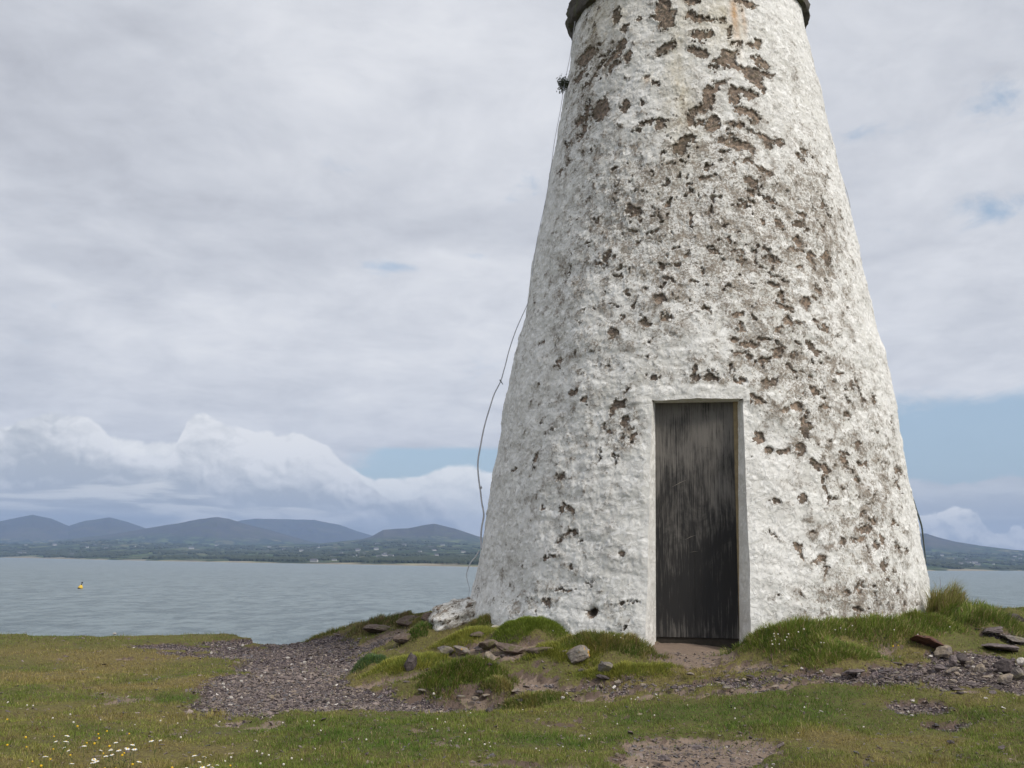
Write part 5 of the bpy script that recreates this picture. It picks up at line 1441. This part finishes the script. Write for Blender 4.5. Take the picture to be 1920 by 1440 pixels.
tuss_flowers([(1448, 1190), (1455, 1193), (1463, 1191), (1446, 1199), (1457, 1202), (1470, 1200), (1476, 1196), (1451, 1208), (1464, 1209), (1480, 1190), (1430, 1168), (1441, 1176), (1495, 1186), (1512, 1181), (1538, 1207), (1542, 1207), (1574, 1178), (1588, 1180), (1600, 1176), (1562, 1183)],
             M_clover, 'small cream flower head in the tussock right of the door', 'cream flowers in the tussock right of the door')
tuss_flowers([(1676, 1209), (1684, 1208)], M_disc, 'little bright yellow flower in the low grass on the right of the tower front', 'pair of yellow flowers before the tower', 0.008, 0.08)
tuss_flowers([(1023, 1154), (1044, 1152), (1037, 1182), (1060, 1184), (1165, 1196), (1170, 1198), (1150, 1193)], M_clover, 'small cream flower head in the grass against the wall left of the door', 'cream flowers in the grass left of the door', 0.006, 0.07)
tuss_flowers([(1679, 1182), (1781, 1176), (1806, 1211), (1820, 1224), (1720, 1190)], M_clover, 'small cream flower in the grass at the right foot of the tower', 'cream flowers at the right foot of the tower', 0.007, 0.09)

# ------------------------------------------------------------------ cables, plant on the wall
M_cable = material('grey_white_cable', lambda N, b: N.mix(N.noise(N.n('ShaderNodeNewGeometry').outputs['Position'], 25.0, 4.0), (0.30, 0.31, 0.36), (0.62, 0.62, 0.63)), 0.6)
M_dcable = material('dark_green_cable', lambda N, b: (0.06, 0.075, 0.07), 0.6)
def spline(pts, n):
    pts = np.array(pts, float); t = np.r_[0, np.cumsum(np.linalg.norm(np.diff(pts, axis=0), axis=1))]
    tt_ = np.linspace(0, t[-1], n); k = len(pts); res = np.zeros((n, 3))
    m = np.gradient(pts, t, axis=0)
    i = np.clip(np.searchsorted(t, tt_, side='right') - 1, 0, k - 2)
    h = (t[i + 1] - t[i])[:, None]; u = ((tt_ - t[i])[:, None]) / h
    return (2 * u**3 - 3 * u**2 + 1) * pts[i] + (u**3 - 2 * u**2 + u) * h * m[i] + (-2 * u**3 + 3 * u**2) * pts[i + 1] + (u**3 - u**2) * h * m[i + 1]
def cable(name, px, r, mat, label, cat, par=None, n=160):
    P = spline([at_depth(a, b_, d_) for a, b_, d_ in px], n)
    P = P + 0.004 * np.stack([fbm(P, 3.0, 2), fbm(P, 3.0, 2, .5, 9.0), 0 * P[:, 0]], -1)
    rr = np.interp(np.linspace(0, 1, n), np.linspace(0, 1, len(r)), r) if isinstance(r, list) else np.full(n, r)
    V, Fc = tube(P, rr, 8)
    o = mesh_list(name, V, Fc, mat, par)
    return o
cab = empty('cable', (0, 0, 0), 'thin grey white cable hanging loose down the left side of the tower', 'cable')
cable('wire', [(1078, 40, 9.7), (1075, 62, 9.7), (1069, 105, 9.7), (1058, 160, 9.7), (1049, 215, 9.7), (1040, 262, 9.72), (1031, 330, 9.75), (1020, 390, 9.75), (1009, 440, 9.75), (1000, 500, 9.75), (996, 540, 9.7), (990, 568, 9.7), (980, 590, 9.7),
              (966, 622, 9.7), (955, 655, 9.7), (946, 690, 9.7), (939, 714, 9.7), (927, 738, 9.7), (918, 765, 9.7), (908, 800, 9.7), (901, 835, 9.7), (896, 870, 9.7), (898, 900, 9.7), (901, 922, 9.7), (903, 940, 9.7), (907, 966, 9.7), (903, 990, 9.7), (902, 1012, 9.7), (903, 1030, 9.65)],
      [0.0028, 0.0028, 0.003, 0.0035, 0.0055, 0.008, 0.009], M_cable, '', '', cab, 340)
cable('loose_end', [(899, 1032, 9.7), (890, 1046, 9.7), (882, 1056, 9.7), (877, 1068, 9.7), (875, 1076, 9.7), (877, 1092, 9.7), (880, 1104, 9.7), (877, 1122, 9.7), (875, 1134, 9.7)], [0.006, 0.006, 0.004, 0.0022, 0.0022], M_cable, '', '', cab, 90)
V, Fc = tube([at_depth(901, 911, 9.7), at_depth(901, 914, 9.7), at_depth(901, 917, 9.7)], [0.010, 0.017, 0.010], 10); mesh_list('clip', V, Fc, M_cable, cab)
V, Fc = tube([at_depth(937, 712, 9.7), at_depth(940, 716, 9.7), at_depth(943, 721, 9.7)], [0.006, 0.005, 0.003], 8); mesh_list('clip', V, Fc, M_dcable, cab)
o = cable('cable', [(1577, 330, 9.6), (1584, 348, 9.6), (1589, 364, 9.6), (1593, 382, 9.6), (1595, 402, 9.6), (1598, 425, 9.6), (1600, 440, 9.55)], 0.0035, M_cable, '', '', None, 60)
tag(o, 'short pale wire bowing out from the upper right edge of the tower', 'cable')
o = cable('cable', [(1706, 925, 9.7), (1711, 934, 9.7), (1718, 955, 9.7), (1724, 972, 9.7), (1728, 986, 9.7), (1730, 1002, 9.7), (1732, 1020, 9.7), (1735, 1046, 9.7), (1737, 1056, 9.6)], [0.008, 0.009, 0.007, 0.004], M_dcable, '', '', None, 60)
tag(o, 'dark cable standing off the lower right edge of the tower', 'cable')

pl = empty('wall_plant', tuple(at_depth(1071, 158, 9.75)), 'little dark leafy plant growing out of the upper left edge of the tower', 'plant')
pr_ = np.random.default_rng(4)
stems = []
for k in range(16):
    a = pr_.uniform(0.5, 1.5) * pi; u = pr_.uniform(-.9, .75); l = pr_.uniform(0.085, 0.135)
    d_ = np.array([-abs(cos(u)), 0.5 * sin(a), sin(u)]); d_ /= np.linalg.norm(d_)
    stems.append(tube([(0.015, 0, 0), d_ * l * .5 + (0, 0, .008), d_ * l], [.002, .0015, .0008], 5) + (d_ * l,))
V, Fc = merge([s[:2] for s in stems])
M_leaf = material('dark_leaves', lambda N, b: N.mix(N.noise(N.n('ShaderNodeNewGeometry').outputs['Position'], 60.0, 2.0), (0.035, 0.045, 0.025), (0.085, 0.095, 0.055)), 0.8)
tag(mesh_list('stems', V, Fc, M_stem, pl))
m = 700; base_ = np.array([stems[i][2] for i in pr_.integers(0, len(stems), m)]) * pr_.uniform(.45, 1.1, (m, 1)) + pr_.normal(0, .014, (m, 3))
LV, LF = [], []
for i in range(m):
    s1 = pr_.normal(size=3); s1 /= np.linalg.norm(s1); s2 = np.cross(s1, pr_.normal(size=3)); s2 /= np.linalg.norm(s2)
    q = len(LV); s_ = pr_.uniform(.008, .014)
    LV += [base_[i] - s1 * s_, base_[i] + s2 * s_ * .5, base_[i] + s1 * s_, base_[i] - s2 * s_ * .5]; LF.append((q, q + 1, q + 2, q + 3))
mesh_list('leaves', LV, LF, M_leaf, pl, False)

# ------------------------------------------------------------------ buoy
bd = ray(150, 1104); bp = bd * (SEA / bd[2])
by_ = empty('buoy', tuple(bp), 'yellow conical buoy leaning in the grey sea', 'buoy')
u_ = bp[1] / F                                       # metres per photo pixel out there
M_yel = material('yellow_buoy_paint', lambda N, b: (0.66, 0.44, 0.06), 0.5)
M_blk = material('black_waterline', lambda N, b: (0.03, 0.03, 0.03), 0.6)
def lathe(prof_, seg=24):
    V, Fc = [], []
    for r, z in prof_:
        for j in range(seg): V.append((r * cos(2 * pi * j / seg), r * sin(2 * pi * j / seg), z))
    for i in range(len(prof_) - 1):
        for j in range(seg):
            k = (j + 1) % seg; Fc.append((i * seg + j, i * seg + k, (i + 1) * seg + k, (i + 1) * seg + j))
    Fc.append(tuple(range(seg))[::-1]); Fc.append(tuple((len(prof_) - 1) * seg + j for j in range(seg)))
    return V, Fc
q = u_
mesh_list('float', *lathe([(3.9 * q, 1.2 * q), (4.3 * q, 2.2 * q), (4.0 * q, 3.6 * q), (2.6 * q, 5.6 * q), (1.3 * q, 7.2 * q)]), M_yel, by_)
mesh_list('skirt', *lathe([(3.0 * q, -2.5 * q), (4.1 * q, -1.0 * q), (4.15 * q, 1.2 * q)]), M_blk, by_)
mesh_list('mast', *lathe([(0.9 * q, 7.0 * q), (0.8 * q, 11.0 * q), (0.5 * q, 11.2 * q)]), M_blk, by_)
mesh_list('top_mark', *lathe([(0.3 * q, 10.8 * q), (1.6 * q, 11.4 * q), (1.6 * q, 12.4 * q), (0.3 * q, 13.0 * q)]), M_blk, by_)
by_.rotation_euler = (0, radians(16), 0)
